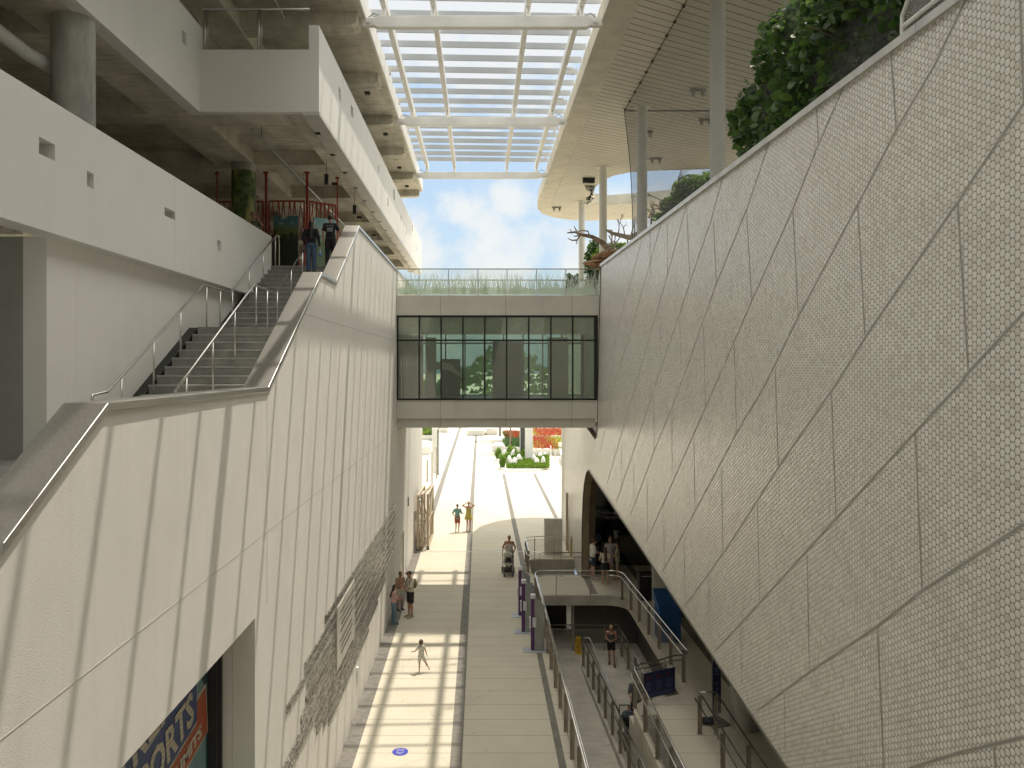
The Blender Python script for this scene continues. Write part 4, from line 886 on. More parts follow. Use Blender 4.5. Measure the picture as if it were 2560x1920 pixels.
def person(label, X, Y, zf, h, face, skin='light', hair='dark', hairstyle='short', top=None, sleeve=.55, bottom=None, bl=.45, skirt=None, shoes=(.5, .48, .42), pose={}, fat=1.0, hat=None, headf=.0, headt=.0, lean=0, kid=False, top_len=0, group=None):
    J = {'hip': (.052, 0, .52), 'knee': (.055, .012, .285), 'ank': (.058, 0, .045), 'sh': (.100, 0, .805), 'el': (.128, -.012, .645), 'wr': (.128, .045, .505)}
    if kid: J['sh'] = (.088, 0, .755); J['el'] = (.115, -.01, .61); J['wr'] = (.12, .04, .49); J['hip'] = (.05, 0, .46); J['knee'] = (.052, .01, .25)
    P = {}
    for k, (x, y, z) in J.items(): P[k+'R'] = Vector((x, y, z)); P[k+'L'] = Vector((-x, y, z))
    for k, v in pose.items(): P[k] = Vector(v)
    HC = Vector((headt, .012+headf, .932 if not kid else .905)); hr = 1.0 if not kid else 1.22
    NK = Vector((0, 0, .84 if not kid else .79)); CH = .735 if not kid else .69
    t = thing('person', label, 'person', (X, Y, zf), group)
    M = Matrix.Translation((X, Y, zf)) @ Matrix.Rotation(R(face), 4, 'Z') @ Matrix.Scale(h, 4)
    f = fat
    m = MB()
    m.ell((0, 0, P['hipR'].z+.015), (.088*f, .062*f, .062)); m.ell((0, 0, .62 if not kid else .57), (.072*f, .054*f, .095)); m.ell((0, 0, CH), (.086*f, .058*f, .088))
    rings(m, P['shL'], P['shR'], .034*f, .034*f); rings(m, NK-Vector((0, 0, .03)), HC-Vector((0, .012, .03)), .029, .027)
    m.ell(HC, (.042*hr, .052*hr, .062*hr)); m.ell(HC+Vector((0, .018, -.028))*hr, (.030*hr, .032*hr, .030*hr))
    m.ell(HC+Vector((0, .054, -.006))*hr, (.007, .012, .012)); 
    for s in (-1, 1): m.ell(HC+Vector((s*.043*hr, -.002, -.006)), (.006, .012, .017))
    for s in 'LR':
        sg_ = 1 if s == 'R' else -1
        rings(m, P['sh'+s], P['el'+s], .030*f, .0225*f); rings(m, P['el'+s], P['wr'+s], .0225*f, .0145)
        d = (P['wr'+s]-P['el'+s]).normalized(); wr = P['wr'+s]; pc = wr+d*.028
        sd = d.cross(Vector((0, 1, 0))) if abs(d.y) < .8 else d.cross(Vector((0, 0, 1))); sd = (Vector((sg_, 0, 0))-d*d.x*sg_); sd = sd.normalized() if sd.length > .2 else Vector((0, 0, 1))
        up = Vector((0, 1, 0))-d*d.y; up = up.normalized() if up.length > .2 else Vector((0, 0, 1))
        ax = up
        rings(m, wr, wr+d*.042, .0125, .0165, fl=.62, side=tuple(ax))
        for q in range(4):
            o_ = (q-1.5)*.0092; b0 = wr+d*.045+ax*o_; ln = (.036, .043, .040, .030)[q]; bend = sd*(-sg_)*.3
            c1 = b0+(d*.92-sd*.25).normalized()*ln*.55; c2 = c1+(d*.6-sd*.65).normalized()*ln*.5
            rings(m, b0, c1, .0052, .0048, n=6); rings(m, c1, c2, .0048, .0042, n=6)
        tb = wr+d*.015+ax*.012; rings(m, tb, tb+(d*.6+ax*.7).normalized()*.03, .0062, .0052, n=6)
        rings(m, P['hip'+s], P['knee'+s], .050*f, .031*f); rings(m, P['knee'+s], P['ank'+s], .032*f, .0185)
        kn, an = P['knee'+s], P['ank'+s]; cm = kn.lerp(an, .3)+Vector((0, -.012, 0)); m.ell(cm, (.028*f, .030*f, .06))
        toe = an+Vector((.008*sg_, .10, -.03)) if (s+'toe') not in pose else Vector(pose[s+'toe'])
        rings(m, an+Vector((0, -.015, -.018)), toe, .020, .015, fl=.8)
    bake(m, 'body', SKINS[skin], t, M, .0062 if h > 1.3 else .008, 3)
    # eyes and mouth
    m = MB()
    for s in (-1, 1): m.ell(HC+Vector((s*.016*hr, .049*hr, .008)), (.006, .004, .004), 8, 6)
    m.ell(HC+Vector((0, .048*hr, -.032*hr)), (.013, .004, .003), 8, 6)
    for s in (-1, 1): m.ell(HC+Vector((s*.017*hr, .048*hr, .018)), (.010, .004, .002), 8, 6)
    m.v = [tuple(M @ Vector(v)) for v in m.v]; m.build('facial_features', mat('dark_features', (.05, .025, .02)), t, smooth=True)
    # shoes
    m = MB()
    for s in 'LR':
        sg_ = 1 if s == 'R' else -1; an = P['ank'+s]; toe = an+Vector((.008*sg_, .105, -.028)) if (s+'toe') not in pose else Vector(pose[s+'toe'])
        rings(m, an+Vector((0, -.02, -.018)), toe, .0265, .0225, fl=.9)
    if shoes: bake(m, 'shoes', cloth(shoes), t, M, .008, 2)
    if top:
        m = MB(); zt = .585-top_len if not kid else .5; strapless = sleeve < 0
        m.ell((0, 0, CH), (.094*f, .066*f, .092)); m.ell((0, 0, .63 if not kid else .58), (.086*f, .064*f, .10))
        rings(m, (0, 0, CH), (0, 0, zt-.02), .088*f, .092*f, fl=.72); 
        if not strapless: rings(m, P['shL'], P['shR'], .041*f, .041*f); m.ell((0, 0, P['shR'].z+.01), (.06, .045, .03))
        else: m.v = [(v[0], v[1], min(v[2], CH+.035)) for v in m.v]
        if sleeve > 0:
            for s in 'LR':
                q = P['sh'+s].lerp(P['el'+s], min(1, sleeve)); rings(m, P['sh'+s], q, .041*f, .036*f)
                if sleeve > 1: rings(m, P['el'+s], P['el'+s].lerp(P['wr'+s], .9), .031*f, .022)
        bake(m, 'shirt', top if not isinstance(top, tuple) else cloth(top), t, M, .009, 3)
    if bottom:
        m = MB(); m.ell((0, 0, P['hipR'].z+.02), (.097*f, .071*f, .065))
        for s in 'LR':
            if bl <= 1: rings(m, P['hip'+s], P['hip'+s].lerp(P['knee'+s], bl), .058*f, .052*f)
            else: rings(m, P['hip'+s], P['knee'+s], .058*f, .047*f); rings(m, P['knee'+s], P['knee'+s].lerp(P['ank'+s], bl-1), .049*f, .037*f)
        bake(m, 'shorts' if bl <= 1 else 'trousers', bottom if not isinstance(bottom, tuple) else cloth(bottom), t, M, .009, 3)
    if skirt:
        m = MB(); zz, rr2, c_ = skirt; m.tube([(0, 0, .64), (0, 0, .58), (0, 0, zz)], (.070*f, .092*f, rr2), 20); m.v = [(v[0], v[1]*.78, v[2]) for v in m.v]; bake(m, 'skirt', cloth(c_), t, M, .009, 3)
    # hair
    if hairstyle:
        m = MB(); m.ell(HC+Vector((0, -.012, .014)), (.047*hr, .052*hr, .058*hr)); 
        if hairstyle in ('long', 'verylong'):
            zb = .72 if hairstyle == 'long' else .66
            if kid: zb -= .03
            rings(m, HC+Vector((0, -.03, 0)), (0, -.062*f, zb), .046*hr, .048, fl=.62)
        if hairstyle == 'pony': rings(m, HC+Vector((-.01, -.055, .01)), (-.03, -.075, .80 if not kid else .76), .018, .010)
        if hairstyle == 'bun': m.ell(HC+Vector((0, -.03, .07)), (.024, .024, .024))
        if hairstyle == 'plait': rings(m, HC+Vector((-.02, -.05, -.02)), (-.075, -.06, .74), .017, .012); m.ell(HC+Vector((-.005, -.02, .0)), (.058*hr, .055*hr, .062*hr))
        hm_ = bake(m, 'hair', HAIR[hair], t, M, .009, 2)
    if hat:
        m = MB(); m.ell(HC+Vector((0, -.004, .026)), (.050*hr, .057*hr, .045*hr)); m.box((HC.x-.032, HC.y+.03, HC.z+.022), (HC.x+.032, HC.y+.105, HC.z+.034)); bake(m, 'cap', cloth(hat), t, M, .008, 2)
    return t, M, P
def place(px, py, zf): # photo pixel of the feet -> x, y on a level
    y = -zf*1967/(py-914); return (px-1201)/1967*y, y
def part(m, name, mt, t, M=None, smooth=False):
    if M is not None: m.v = [tuple(M @ Vector(v)) for v in m.v]
    return m.build(name, mt, t, smooth=smooth)
dots = mat('small_print_cloth', (.62, .60, .52), .85); 
def dotmat(m, sc, colr, th=.28):
    N, L, b = nodes(m); vo = N.new('ShaderNodeTexVoronoi'); vo.inputs['Scale'].default_value = sc; tc = N.new('ShaderNodeTexCoord'); L.new(tc.outputs['Object'], vo.inputs['Vector'])
    overlay(m, mth(N, L, 'LESS_THAN', vo.outputs['Distance'], th), colr)
dotmat(dots, 22, (.16, .2, .16)); camo = mat('patterned_cloth', (.45, .44, .34), .85); dotmat(camo, 18, (.20, .20, .14), .4)
# toddler in the sun
x, y = place(1053, 1679, G)
t, M, P = person('small child with a dark ponytail running on the sunlit paving', x, y, G, 1.02, 8, 'light', 'brown', 'plait', top=dots, sleeve=.5, bottom=dots, bl=.62, shoes=(.7, .68, .62), kid=True,
  pose={'elL': (-.17, .01, .635), 'wrL': (-.27, .05, .60), 'elR': (.14, -.03, .62), 'wrR': (.175, .0, .49), 'kneeR': (.13, -.02, .28), 'ankR': (.215, -.10, .165), 'Rtoe': (.245, -.08, .09), 'Ltoe': (-.05, .09, .015)})
# family by the lettered wall
x, y = place(1003, 1545, G); x = max(x, XW+.32)
man = person('man in cream shirt, brown cap and black shorts with a backpack by the lettered wall', (1027-1201)/1967*29.9, 29.75, G, 1.74, 128, 'tan', 'dark', 'short', top=(.62, .58, .47), sleeve=.8, bottom=(.02, .018, .022), bl=.75, shoes=(.38, .34, .27), hat=(.10, .06, .035), headf=.02,
  pose={'elR': (.10, .085, .67), 'wrR': (.03, .19, .66), 'elL': (-.10, .085, .66), 'wrL': (-.02, .19, .63)})
t, M, P = man
m = MB(); m.ell((0, -.105, .71), (.075, .055, .105)); part(m, 'backpack', cloth((.26, .19, .10)), t, M, True)
m = MB()
for s in (-1, 1): m.tube([(s*.06, -.07, .80), (s*.06, -.0, .85), (s*.065, .07, .80), (s*.07, .07, .70), (s*.08, -.03, .62)], .009, 6)
part(m, 'strap', cloth((.05, .045, .035)), t, M, True)
person('boy in a brown shirt and pale shorts beside the lettered wall', (1000-1201)/1967*30.6, 30.6, G, 1.50, -150, 'brown', 'dark', 'short', top=(.33, .19, .13), sleeve=.7, bottom=(.50, .46, .38), bl=.7, shoes=(.05, .05, .06), headf=.015, pose={'elR': (.115, .04, .65), 'wrR': (.04, .14, .62)})
person('girl in a pink shirt and wide blue jeans leaning at the lettered wall', (984-1201)/1967*28.9, 28.9, G, 1.46, -75, 'tan', 'black', 'long', top=(.58, .36, .34), sleeve=.9, bottom=(.12, .20, .27), bl=1.95, shoes=(.15, .20, .25), headf=.02, fat=1.08, pose={'elR': (.10, .06, .66), 'wrR': (.03, .16, .63), 'elL': (-.10, .07, .66), 'wrL': (-.02, .17, .64)})
# couple walking in
x, y = place(1143.5, 1330, G); person('boy in a turquoise shirt and rust shorts walking through the sunlit gate', x, y, G, 1.60, 185, 'light', 'brown', 'short', top=(.20, .38, .36), sleeve=.8, bottom=(.36, .11, .06), bl=.72, shoes=(.6, .58, .5), hat=(.06, .05, .04), top_len=.05, pose={'elL': (-.15, .02, .66), 'wrL': (-.23, .09, .66), 'elR': (.17, -.02, .66), 'wrR': (.10, .08, .58), 'kneeR': (.05, .05, .29), 'ankL': (-.05, -.05, .06)})
x, y = place(1171.5, 1328, G); person('woman in a yellow sundress holding her hair with both hands in the sun', x, y, G, 1.72, 178, 'light', 'red', 'short', top=(.50, .40, .12), sleeve=-1, skirt=(.40, .15, (.50, .42, .10)), shoes=(.35, .22, .15), pose={'elL': (-.20, .03, .86), 'wrL': (-.085, .045, .935), 'elR': (.20, .03, .86), 'wrR': (.085, .045, .935), 'kneeR': (.045, .05, .29), 'ankL': (-.05, -.04, .06)})
# woman with the pushchair
x, y = place(1271, 1437, G); wy = y+.55
person('woman in a white strapless top pushing a pushchair and looking at a phone', (1273-1201)/1967*wy, wy, G, 1.68, 180, 'tan', 'dark', 'short', top=(.66, .66, .62), sleeve=-1, bottom=(.03, .035, .06), bl=1.9, shoes=(.5, .5, .5), fat=1.15, headf=.015, pose={'elL': (-.17, .03, .67), 'wrL': (-.115, .13, .56), 'elR': (.18, .0, .66), 'wrR': (.05, .11, .69)})
blk = mat('black_plastic', (.018, .018, .02), .5); gryf = mat('grey_pushchair_fabric', (.42, .40, .36), .85)
def wheel(t, c, r, w=.05):
    m = MB(); a = Vector(c); m.tube([a-Vector((w/2, 0, 0)), a+Vector((w/2, 0, 0))], r, 18); o = m.build('wheel', blk, t); m = MB(); m.tube([a-Vector((w/2+.004, 0, 0)), a+Vector((w/2+.004, 0, 0))], r*.5, 12); m.build('hub', mat('grey_hub', (.25, .25, .25)), o)
def pushchair(label, X, Y, zf, child, flip=1, group='pushchairs'):
    t = thing('pushchair', label, 'pushchair', (X, Y, zf), group); B = Matrix.Translation((X, Y, zf))
    for s in (-1, 1): wheel(t, B @ Vector((s*.27, .30, .15)), .15); wheel(t, B @ Vector((s*.19, -.38, .11)), .11)
    m = MB()
    for s in (-1, 1):
        m.tube([(s*.25, .30, .16), (s*.24, .05, .45), (s*.22, -.36, .14)], .016, 8); m.tube([(s*.24, .02, .45), (s*.25, .35, .95), (s*.22, .48, 1.05)], .016, 8); m.tube([(s*.24, .05, .46), (s*.23, -.12, .62)], .014, 8)
    m.tube([(-.22, .48, 1.05), (.22, .48, 1.05)], .018, 8); part(m, 'frame', blk, t, B)
    m = MB(); m.box((-.2, -.25, .16), (.2, .22, .30)); part(m, 'basket', cloth((.05, .045, .04)), t, B)
    m = MB(); m.ell((0, .08, .66), (.21, .16, .30)); m.ell((0, -.12, .50), (.2, .22, .08)); part(m, 'seat', blk if child else gryf, t, B, True)
    m = MB(); m.ell((0, .10, .88), (.23, .24, .15)); part(m, 'hood', cloth((.06, .07, .09)) if child else gryf, t, B, True)
    if not child:
        m = MB(); m.ell((0, -.1, .66), (.145, .05, .17)); part(m, 'seat_liner', blk, t, B, True)
    m = MB(); m.tube([(-.2, -.12, .62), (-.18, -.30, .66), (.18, -.30, .66), (.2, -.12, .62)], .017, 8); part(m, 'bumper_bar', blk, t, B)
    return t
pushchair('pale grey pushchair with black frame on the plaza', (1271-1201)/1967*place(1271, 1440, G)[1], place(1271, 1436, G)[1]-.05, G, False)
# four people at the ticket door
D = 35.0
def at(px, Y): return (px-1201)/1967*Y
person('man in white t-shirt and navy shorts looking down at his phone by the bronze arch', at(1481, 35.2), 35.1, G, 1.78, -80, 'light', 'brown', 'short', top=(.68, .67, .62), sleeve=.85, bottom=(.025, .035, .07), bl=.65, shoes=(.55, .52, .45), fat=1.2, headf=.045, top_len=.04, pose={'elR': (.13, .02, .66), 'wrR': (.07, .15, .66), 'elL': (-.13, .02, .66), 'wrL': (-.06, .15, .65)})
person('long haired woman in a cream top and black skirt seen from behind', at(1513, 34.2), 34.15, G, 1.62, -5, 'light', 'brown', 'verylong', top=(.62, .57, .48), sleeve=.5, skirt=(.40, .105, (.012, .013, .015)), bottom=(.012, .013, .015), bl=.3, shoes=(.35, .18, .12), fat=1.1, pose={'elL': (-.15, .02, .66), 'wrL': (-.12, .12, .60)})
person('blonde woman with hair up in a white dress facing the others at the door', at(1524, 35.6), 35.5, G, 1.75, 180, 'light', 'blond', 'bun', top=(.56, .54, .58), sleeve=.6, skirt=(.30, .11, (.50, .46, .52)), shoes=(.3, .2, .15), headf=.02, pose={'elR': (.13, .05, .66), 'wrR': (.05, .14, .66)})
person('brown haired woman in a patterned playsuit standing rightmost of the four at the door', at(1544, 34.9), 34.9, G, 1.66, 80, 'light', 'brown', 'verylong', top=camo, sleeve=.7, bottom=camo, bl=.4, shoes=(.38, .2, .14), pose={'elL': (-.10, .06, .65), 'wrL': (-.03, .17, .62), 'elR': (.10, .05, .65), 'wrR': (.04, .17, .63)})
# woman on the ramp landing
person('blonde woman in a dark crop top and black shorts walking on the ramp landing', at(1528, 30.9), 30.9, ZL, 1.58, 172, 'tan', 'blond', 'long', top=cloth((.07, .075, .08), 'grey_print_top'), sleeve=-1, bottom=(.015, .015, .02), bl=.5, shoes=(.12, .07, .04), headf=.03, top_len=-.06, pose={'elL': (-.13, .02, .67), 'wrL': (-.02, .14, .64), 'elR': (.13, .03, .66), 'wrR': (.04, .14, .64), 'kneeR': (.05, .03, .29), 'ankR': (.045, -.08, .05), 'kneeL': (-.06, .06, .29), 'ankL': (-.075, .09, .05)})
# pushchair with child on the falling ramp, pushed by an adult
zq = -12.0
yq = 24.9; xq = at(1573, 24.9)
pushchair('black pushchair carrying a child down the ramp beside the curved kerb', xq, yq, zq, True)
person('small child sitting in the black pushchair on the ramp', xq, yq+.02, zq+.32, .92, 180, 'tan', 'brown', 'short', top=(.10, .13, .17), sleeve=.6, bottom=(.08, .11, .17), bl=.7, shoes=(.06, .09, .10), kid=True, pose={'hipL': (-.05, 0, .22), 'hipR': (.05, 0, .22), 'kneeL': (-.08, .22, .27), 'kneeR': (.08, .22, .27), 'ankL': (-.08, .27, .05), 'ankR': (.08, .27, .05)})
person('adult in a grey t-shirt pushing the black pushchair behind the railing post', at(1590, 26.0), 26.0, -11.95, 1.72, 178, 'tan', 'brown', 'short', top=(.12, .125, .14), sleeve=.8, bottom=(.03, .03, .04), bl=.8, shoes=(.1, .1, .1), pose={'elL': (-.14, .05, .66), 'wrL': (-.10, .19, .60), 'elR': (.14, .05, .66), 'wrR': (.12, .19, .60)})
# two people climbing the stairs
zst = zs(22.0)+.04
t, M, P = person('long dark haired woman in black top and blue jeans climbing the stairs with a bottle', at(778, 22.2), 22.2, 2.63, 1.46, -4, 'light', 'black', 'verylong', top=(.012, .012, .014), sleeve=1.5, bottom=(.06, .10, .17), bl=1.95, shoes=(.03, .03, .03), fat=1.05, pose={'elR': (.145, -.01, .66), 'wrR': (.165, .02, .50), 'elL': (-.15, .0, .67), 'wrL': (-.15, .08, .55)})
m = MB(); a = P['wrR']+Vector((0, .01, -.08)); m.tube([a, a-Vector((0, 0, .12))], .024, 12); m.tube([a+Vector((0, 0, .015)), a], .013, 10); part(m, 'water_bottle', mat('blue_bottle', (.12, .25, .42), .3), t, M, True)
t, M, P = person('dark haired man in a printed black t-shirt at the top of the stairs', at(826, 22.6), 22.6, 2.79, 1.55, 3, 'tan', 'black', 'short', top=(.014, .014, .016), sleeve=.6, bottom=(.016, .017, .022), bl=1.95, shoes=(.03, .03, .03), pose={'elR': (.165, .03, .68), 'wrR': (.235, .10, .62), 'elL': (-.135, -.02, .65), 'wrL': (-.125, .0, .48)})
Mb = M @ frame((0, -.072, .70), (1, 0, 0), (0, 0, 1), (0, -1, 0))
prt = mat('faded_white_print', (.42, .42, .40))
m = MB(); rq = random.Random(5)
for i in range(5): x0 = -.05+.021*i; m.box((x0, -.015, 0), (x0+.012, .032+.006*rq.random(), .003))
for i in range(9): x0 = -.055+.0125*i; m.box((x0, .048, 0), (x0+.007, .055, .003)); m.box((x0, -.03, 0), (x0+.008, -.024, .003))
for i in range(12): a = 2*math.pi*i/12; 
for cx in (-.014, .014): m.tube([(cx+.012*math.cos(a*math.pi/6), .085+.009*math.sin(a*math.pi/6), .001) for a in range(12)], .0016, 4, closed=True)
for cx in (-.062, .04): m.box((cx, .078, 0), (cx+.024, .088, .003))
part(m, 'shirt_print', prt, t, Mb)
person('person with dark hair holding a phone up behind the white parapet', at(632, 23.7), 23.7, 2.9, 1.73, -150, 'light', 'dark', 'short', top=(.12, .15, .11), sleeve=.6, bottom=(.05, .05, .05), bl=1.9, headf=.02, pose={'elR': (.12, .08, .74), 'wrR': (.05, .11, .87), 'elL': (-.15, .05, .77), 'wrL': (-.05, .10, .89)})
# ---------------------------------------------------------------- red screens with painted boards
def landscape(name, sky, land, dark, z0, z1):
    m = mat(name, sky, .5, var=.1, scale=3); N, L, b = nodes(m); c = coords(m)
    tc = N.new('ShaderNodeTexCoord'); n1 = N.new('ShaderNodeTexNoise'); n1.inputs['Scale'].default_value = 5; n1.inputs['Detail'].default_value = 8; L.new(tc.outputs['Object'], n1.inputs[0])
    cl = N.new('ShaderNodeMapRange'); cl.inputs[1].default_value = .55; cl.inputs[2].default_value = .65; L.new(n1.outputs[0], cl.inputs[0])
    overlay(m, mth(N, L, 'MULTIPLY', cl.outputs[0], mth(N, L, 'GREATER_THAN', c[2], z0+.78*(z1-z0))), (.45, .45, .42))
    f = N.new('ShaderNodeMapRange'); f.inputs[1].default_value = z0+.82*(z1-z0); f.inputs[2].default_value = z0+.68*(z1-z0); L.new(c[2], f.inputs[0]); overlay(m, f.outputs[0], land)
    h = mth(N, L, 'ADD', c[2], mth(N, L, 'MULTIPLY', n1.outputs[0], -.9)); f2 = N.new('ShaderNodeMapRange'); f2.inputs[1].default_value = z0+.62*(z1-z0)-.42; f2.inputs[2].default_value = f2.inputs[1].default_value-.1; L.new(h, f2.inputs[0]); overlay(m, f2.outputs[0], dark)
    return m
def screen(label, p, q, zb, zt, board=None, bm_=None):
    """red pierced steel screen from p to q (x, y) with a board"""
    t = thing('red_screen', label, 'screen', (p[0], p[1], zb), 'red screens at the top of the stairs')
    P0, P1 = Vector((*p, 0)), Vector((*q, 0)); Lw = (P1-P0).length; d = (P1-P0)/Lw; nrm = Vector((d.y, -d.x, 0))
    f = lambda u, v, w=0: P0+d*u+Vector((0, 0, v))+nrm*w
    for u in (0.0, Lw): m = MB(); m.tube([f(u, zb), f(u, 6.7)], .024, 8); m.tube([f(u, 6.25), f(u, 6.31)], .07, 8); m.build('post', red, t)
    m = MB()
    for a, b in (((.07, zb+.06), (Lw-.07, zb+.06)), ((.07, zt), (Lw-.07, zt)), ((.07, zb+.06), (.07, zt)), ((Lw-.07, zb+.06), (Lw-.07, zt))): m.tube([f(*a), f(*b)], .03, 6)
    m.build('frame', red, t); m = MB(); rq = random.Random(int(p[0]*100)+9)
    n = max(3, int(Lw/.42))
    for i in range(n):
        u0 = .1+(Lw-.2)*(i+.5)/n
        m.tube([f(u0, zb+.06), f(u0+.03, zb+.6), f(u0-.02, zb+1.3)], .028, 5)
        for s in (-1, 1):
            u1 = min(Lw-.08, max(.08, u0+s*.2)); m.tube([f(u0, zb+1.1), f(u1, zb+1.7), f(min(Lw-.08, max(.08, u1+s*.05)), zt)], .018, 5); m.tube([f(u0, zb+1.4), f(min(Lw-.08, max(.08, u0+s*.1)), zt)], .016, 5)
            m.tube([f(u0, zb+.55), f(min(Lw-.08, max(.08, u0+s*.24)), zb+.06)], .022, 5); m.tube([f(u0, zb+.3), f(min(Lw-.08, max(.08, u0+s*.12)), zb+.06)], .02, 5)
            m.tube([f(u1, zb+1.7), f(min(Lw-.08, max(.08, u1-s*.13)), zt)], .013, 5)
    m.build('branch_pattern', red, t)
    if board:
        a, b, z0, z1 = board; m = MB(); vs = [f(a, z0, .05), f(b, z0, .05), f(b, z1, .05), f(a, z1, .05), f(a, z0, .08), f(b, z0, .08), f(b, z1, .08), f(a, z1, .08)]
        m.add(vs, [(0, 3, 2, 1), (4, 5, 6, 7), (0, 1, 5, 4), (1, 2, 6, 5), (2, 3, 7, 6), (3, 0, 4, 7)]); m.build('painted_board', bm_, t)
    return t
pa = landscape('painting_green_hills', (.05, .16, .20), (.12, .15, .04), (.018, .026, .014), 3.1, 5.0)
pb = landscape('painting_pale_mountain', (.20, .38, .42), (.33, .38, .30), (.13, .20, .12), 3.1, 5.0)
screen('red pierced screen with a dark green landscape board left of the climbing woman', (-6.95, 25.6), (-5.66, 25.6), 2.9, 5.35, (.24, 1.04, 3.1, 4.86), pa)
screen('angled red pierced screen with a pale blue landscape board behind the two climbers', (-5.62, 25.6), (-4.78, 26.3), 2.9, 5.35, (.18, 1.0, 3.15, 4.84), pb)
screen('dark red pierced screen partly hidden behind the painted column', (-8.6, 25.7), (-7.0, 25.62), 2.9, 5.35)
# ---------------------------------------------------------------- ticket kiosks
purp = mat('purple_vinyl', (.085, .03, .125), .45); kgrey = mat('kiosk_grey', (.30, .32, .30), .4, .2); kwhite = mat('kiosk_white', (.62, .62, .66), .4)
KP = ((1325, 1626, 'nearest'), (1302, 1580, 'middle'), (1294, 1539, 'farthest'))
for px, py, w in KP:
    x, y = place(px, py, G); x += .18
    t = thing('ticket_kiosk', w+' of the three purple and grey ticket kiosks beside the long railing', 'kiosk', (x, y, G), 'ticket kiosks')
    m = MB(); m.prism([(-.42, -.26), (.30, -.26), (.36, -.2), (.36, .26), (-.36, .26), (-.42, .2)], lambda a, b, tt: (x+a, y+b, G+.005+tt), .012); m.build('base_plate', mat('pale_grey_plate', (.38, .42, .45), .4), t)
    m = MB(); m.prism([(-.03, .02), (.30, .02), (.30, 1.5), (-.03, 1.80)], lambda a, b, tt: (x+a, y-.06+tt, G+b), .13); m.build('cabinet', kgrey, t, bevel=.008)
    m = MB(); m.prism([(-.15, .02), (-.032, .02), (-.032, 1.78), (-.15, 1.72)], lambda a, b, tt: (x+a, y-.05+tt, G+b), .12); m.build('side_panel', purp, t)
    m = MB(); m.box((x-.16, y-.075, G+1.74), (x+.0, y+.09, G+1.87)); m.build('top_cap', kwhite, t, bevel=.01)
    m = MB(); m.box((x-.20, y-.07, G+.75), (x-.152, y+.06, G+1.12)); m.box((x-.10, y-.11, G+.80), (x+.02, y-.062, G+1.12)); m.build('card_reader', kwhite, t, bevel=.006)
    m = MB(); m.tube([(x+.36, y, G+.03), (x+.5, y-.1, G+.03), (x+.72, y-.1, G+.03)], .022, 6); m.build('cable', dkframe, t)
m = MB(); x, y = at(1323, 31.0), 31.0; m.box((x-.16, y-.35, G+.01), (x+.16, y+.2, G+.9)); o = m.build('black_bin', blk, bevel=.02, label='black box bin behind the farthest ticket kiosk', category='bin')
m = MB(); m.box((x-.12, y-.355, G+.86), (x+.12, y-.351, G+.875)); m.build('slot', mat('pale_slot', (.6, .6, .6)), o)
x = at(1613, 31.9); m = MB(); m.box((x-.28, 31.7, G+.01), (x+.28, 32.2, G+1.1)); o = m.build('litter_bin', blk, bevel=.02, label='tall black litter bin beside the upper round column', category='bin')
m = MB(); m.box((x-.2, 31.69, G+1.0), (x+.2, 31.695, G+1.02)); m.build('slot', mat('pale_slot', (.6, .6, .6)), o)
# blue locker with a sloping top
lb = mat('blue_painted_metal', (.015, .085, .26), .4, var=.08)
t = thing('blue_cabinet', 'blue metal cabinet with a sloping top behind the railing', 'cabinet', (6.5, 27, G))
m = MB(); m.prism([(6.12, G+.03), (6.86, G+.03), (6.86, G+1.28), (6.12, G+1.28)], lambda a, b, tt: (a, 26.9+tt, b), .75); m.build('body', lb, t, bevel=.01)
m = MB(); m.prism([(26.84, G+1.30), (27.72, G+1.30), (27.72, G+1.66), (26.84, G+1.36)], lambda a, b, tt: (6.06+tt, a, b), .86); m.build('lid', lb, t)
m = MB()
for i in range(3): m.box((6.114, 27.05+.2*i, G+.15), (6.119, 27.06+.2*i, G+1.2))
m.build('door_gap', black, t)
# wet floor signs
yel = mat('yellow_plastic', (.62, .36, .02), .5)
def wetsign(label, x, y, z, h, w):
    t = thing('wet_floor_sign', label, 'sign', (x, y, z), 'yellow floor signs')
    for s in (-1, 1):
        m = MB(); k = .14*s; vs = [(x-w/2, y+k-.008, z), (x+w/2, y+k-.008, z), (x+w*.36, y+.01*s-.008, z+h), (x-w*.36, y+.01*s-.008, z+h)]; vs += [(a, b+.014, c) for a, b, c in vs]
        m.add(vs, [(0, 3, 2, 1), (4, 5, 6, 7), (0, 1, 5, 4), (1, 2, 6, 5), (2, 3, 7, 6), (3, 0, 4, 7)]); m.build('panel', yel, t)
    e = .13/h; Mx = frame((x, y-.155, z), (1, 0, 0), (0, e, 1), (0, -1, 0))
    m = MB(); a, b, c = Vector((-.3*w, .36*h, .0)), Vector((.3*w, .36*h, .0)), Vector((0, .62*h, .0)); m.tube([a, b, c], .012, 4, closed=True); m.tube([(0, .42*h, 0), (.03, .50*h, 0)], .014, 4)
    m.box((-.22*w, .18*h, -.002), (.22*w, .22*h, .006)); m.box((-.3*w, .70*h, -.002), (.3*w, .73*h, .006)); m.v = [tuple(Mx @ Vector(v)) for v in m.v]; m.build('warning_print', black, t)
    text('CAUTION', .08*h/.66, frame((x-.34*w, y-.16+e*.80*h, z+.80*h), (1, 0, 0), (0, e, 1), (0, -1, 0)), black, 'lettering', t, ext=.002, width=.68*w)
wetsign('yellow folding wet floor sign standing behind the landing railing', at(1445, 32.2), 32.15, ZL, .68, .27)
wetsign('tall yellow floor sign on the plaza beside the tiled wall', at(1433, 38.9)-.0, 39.15, G, 1.0, .24)
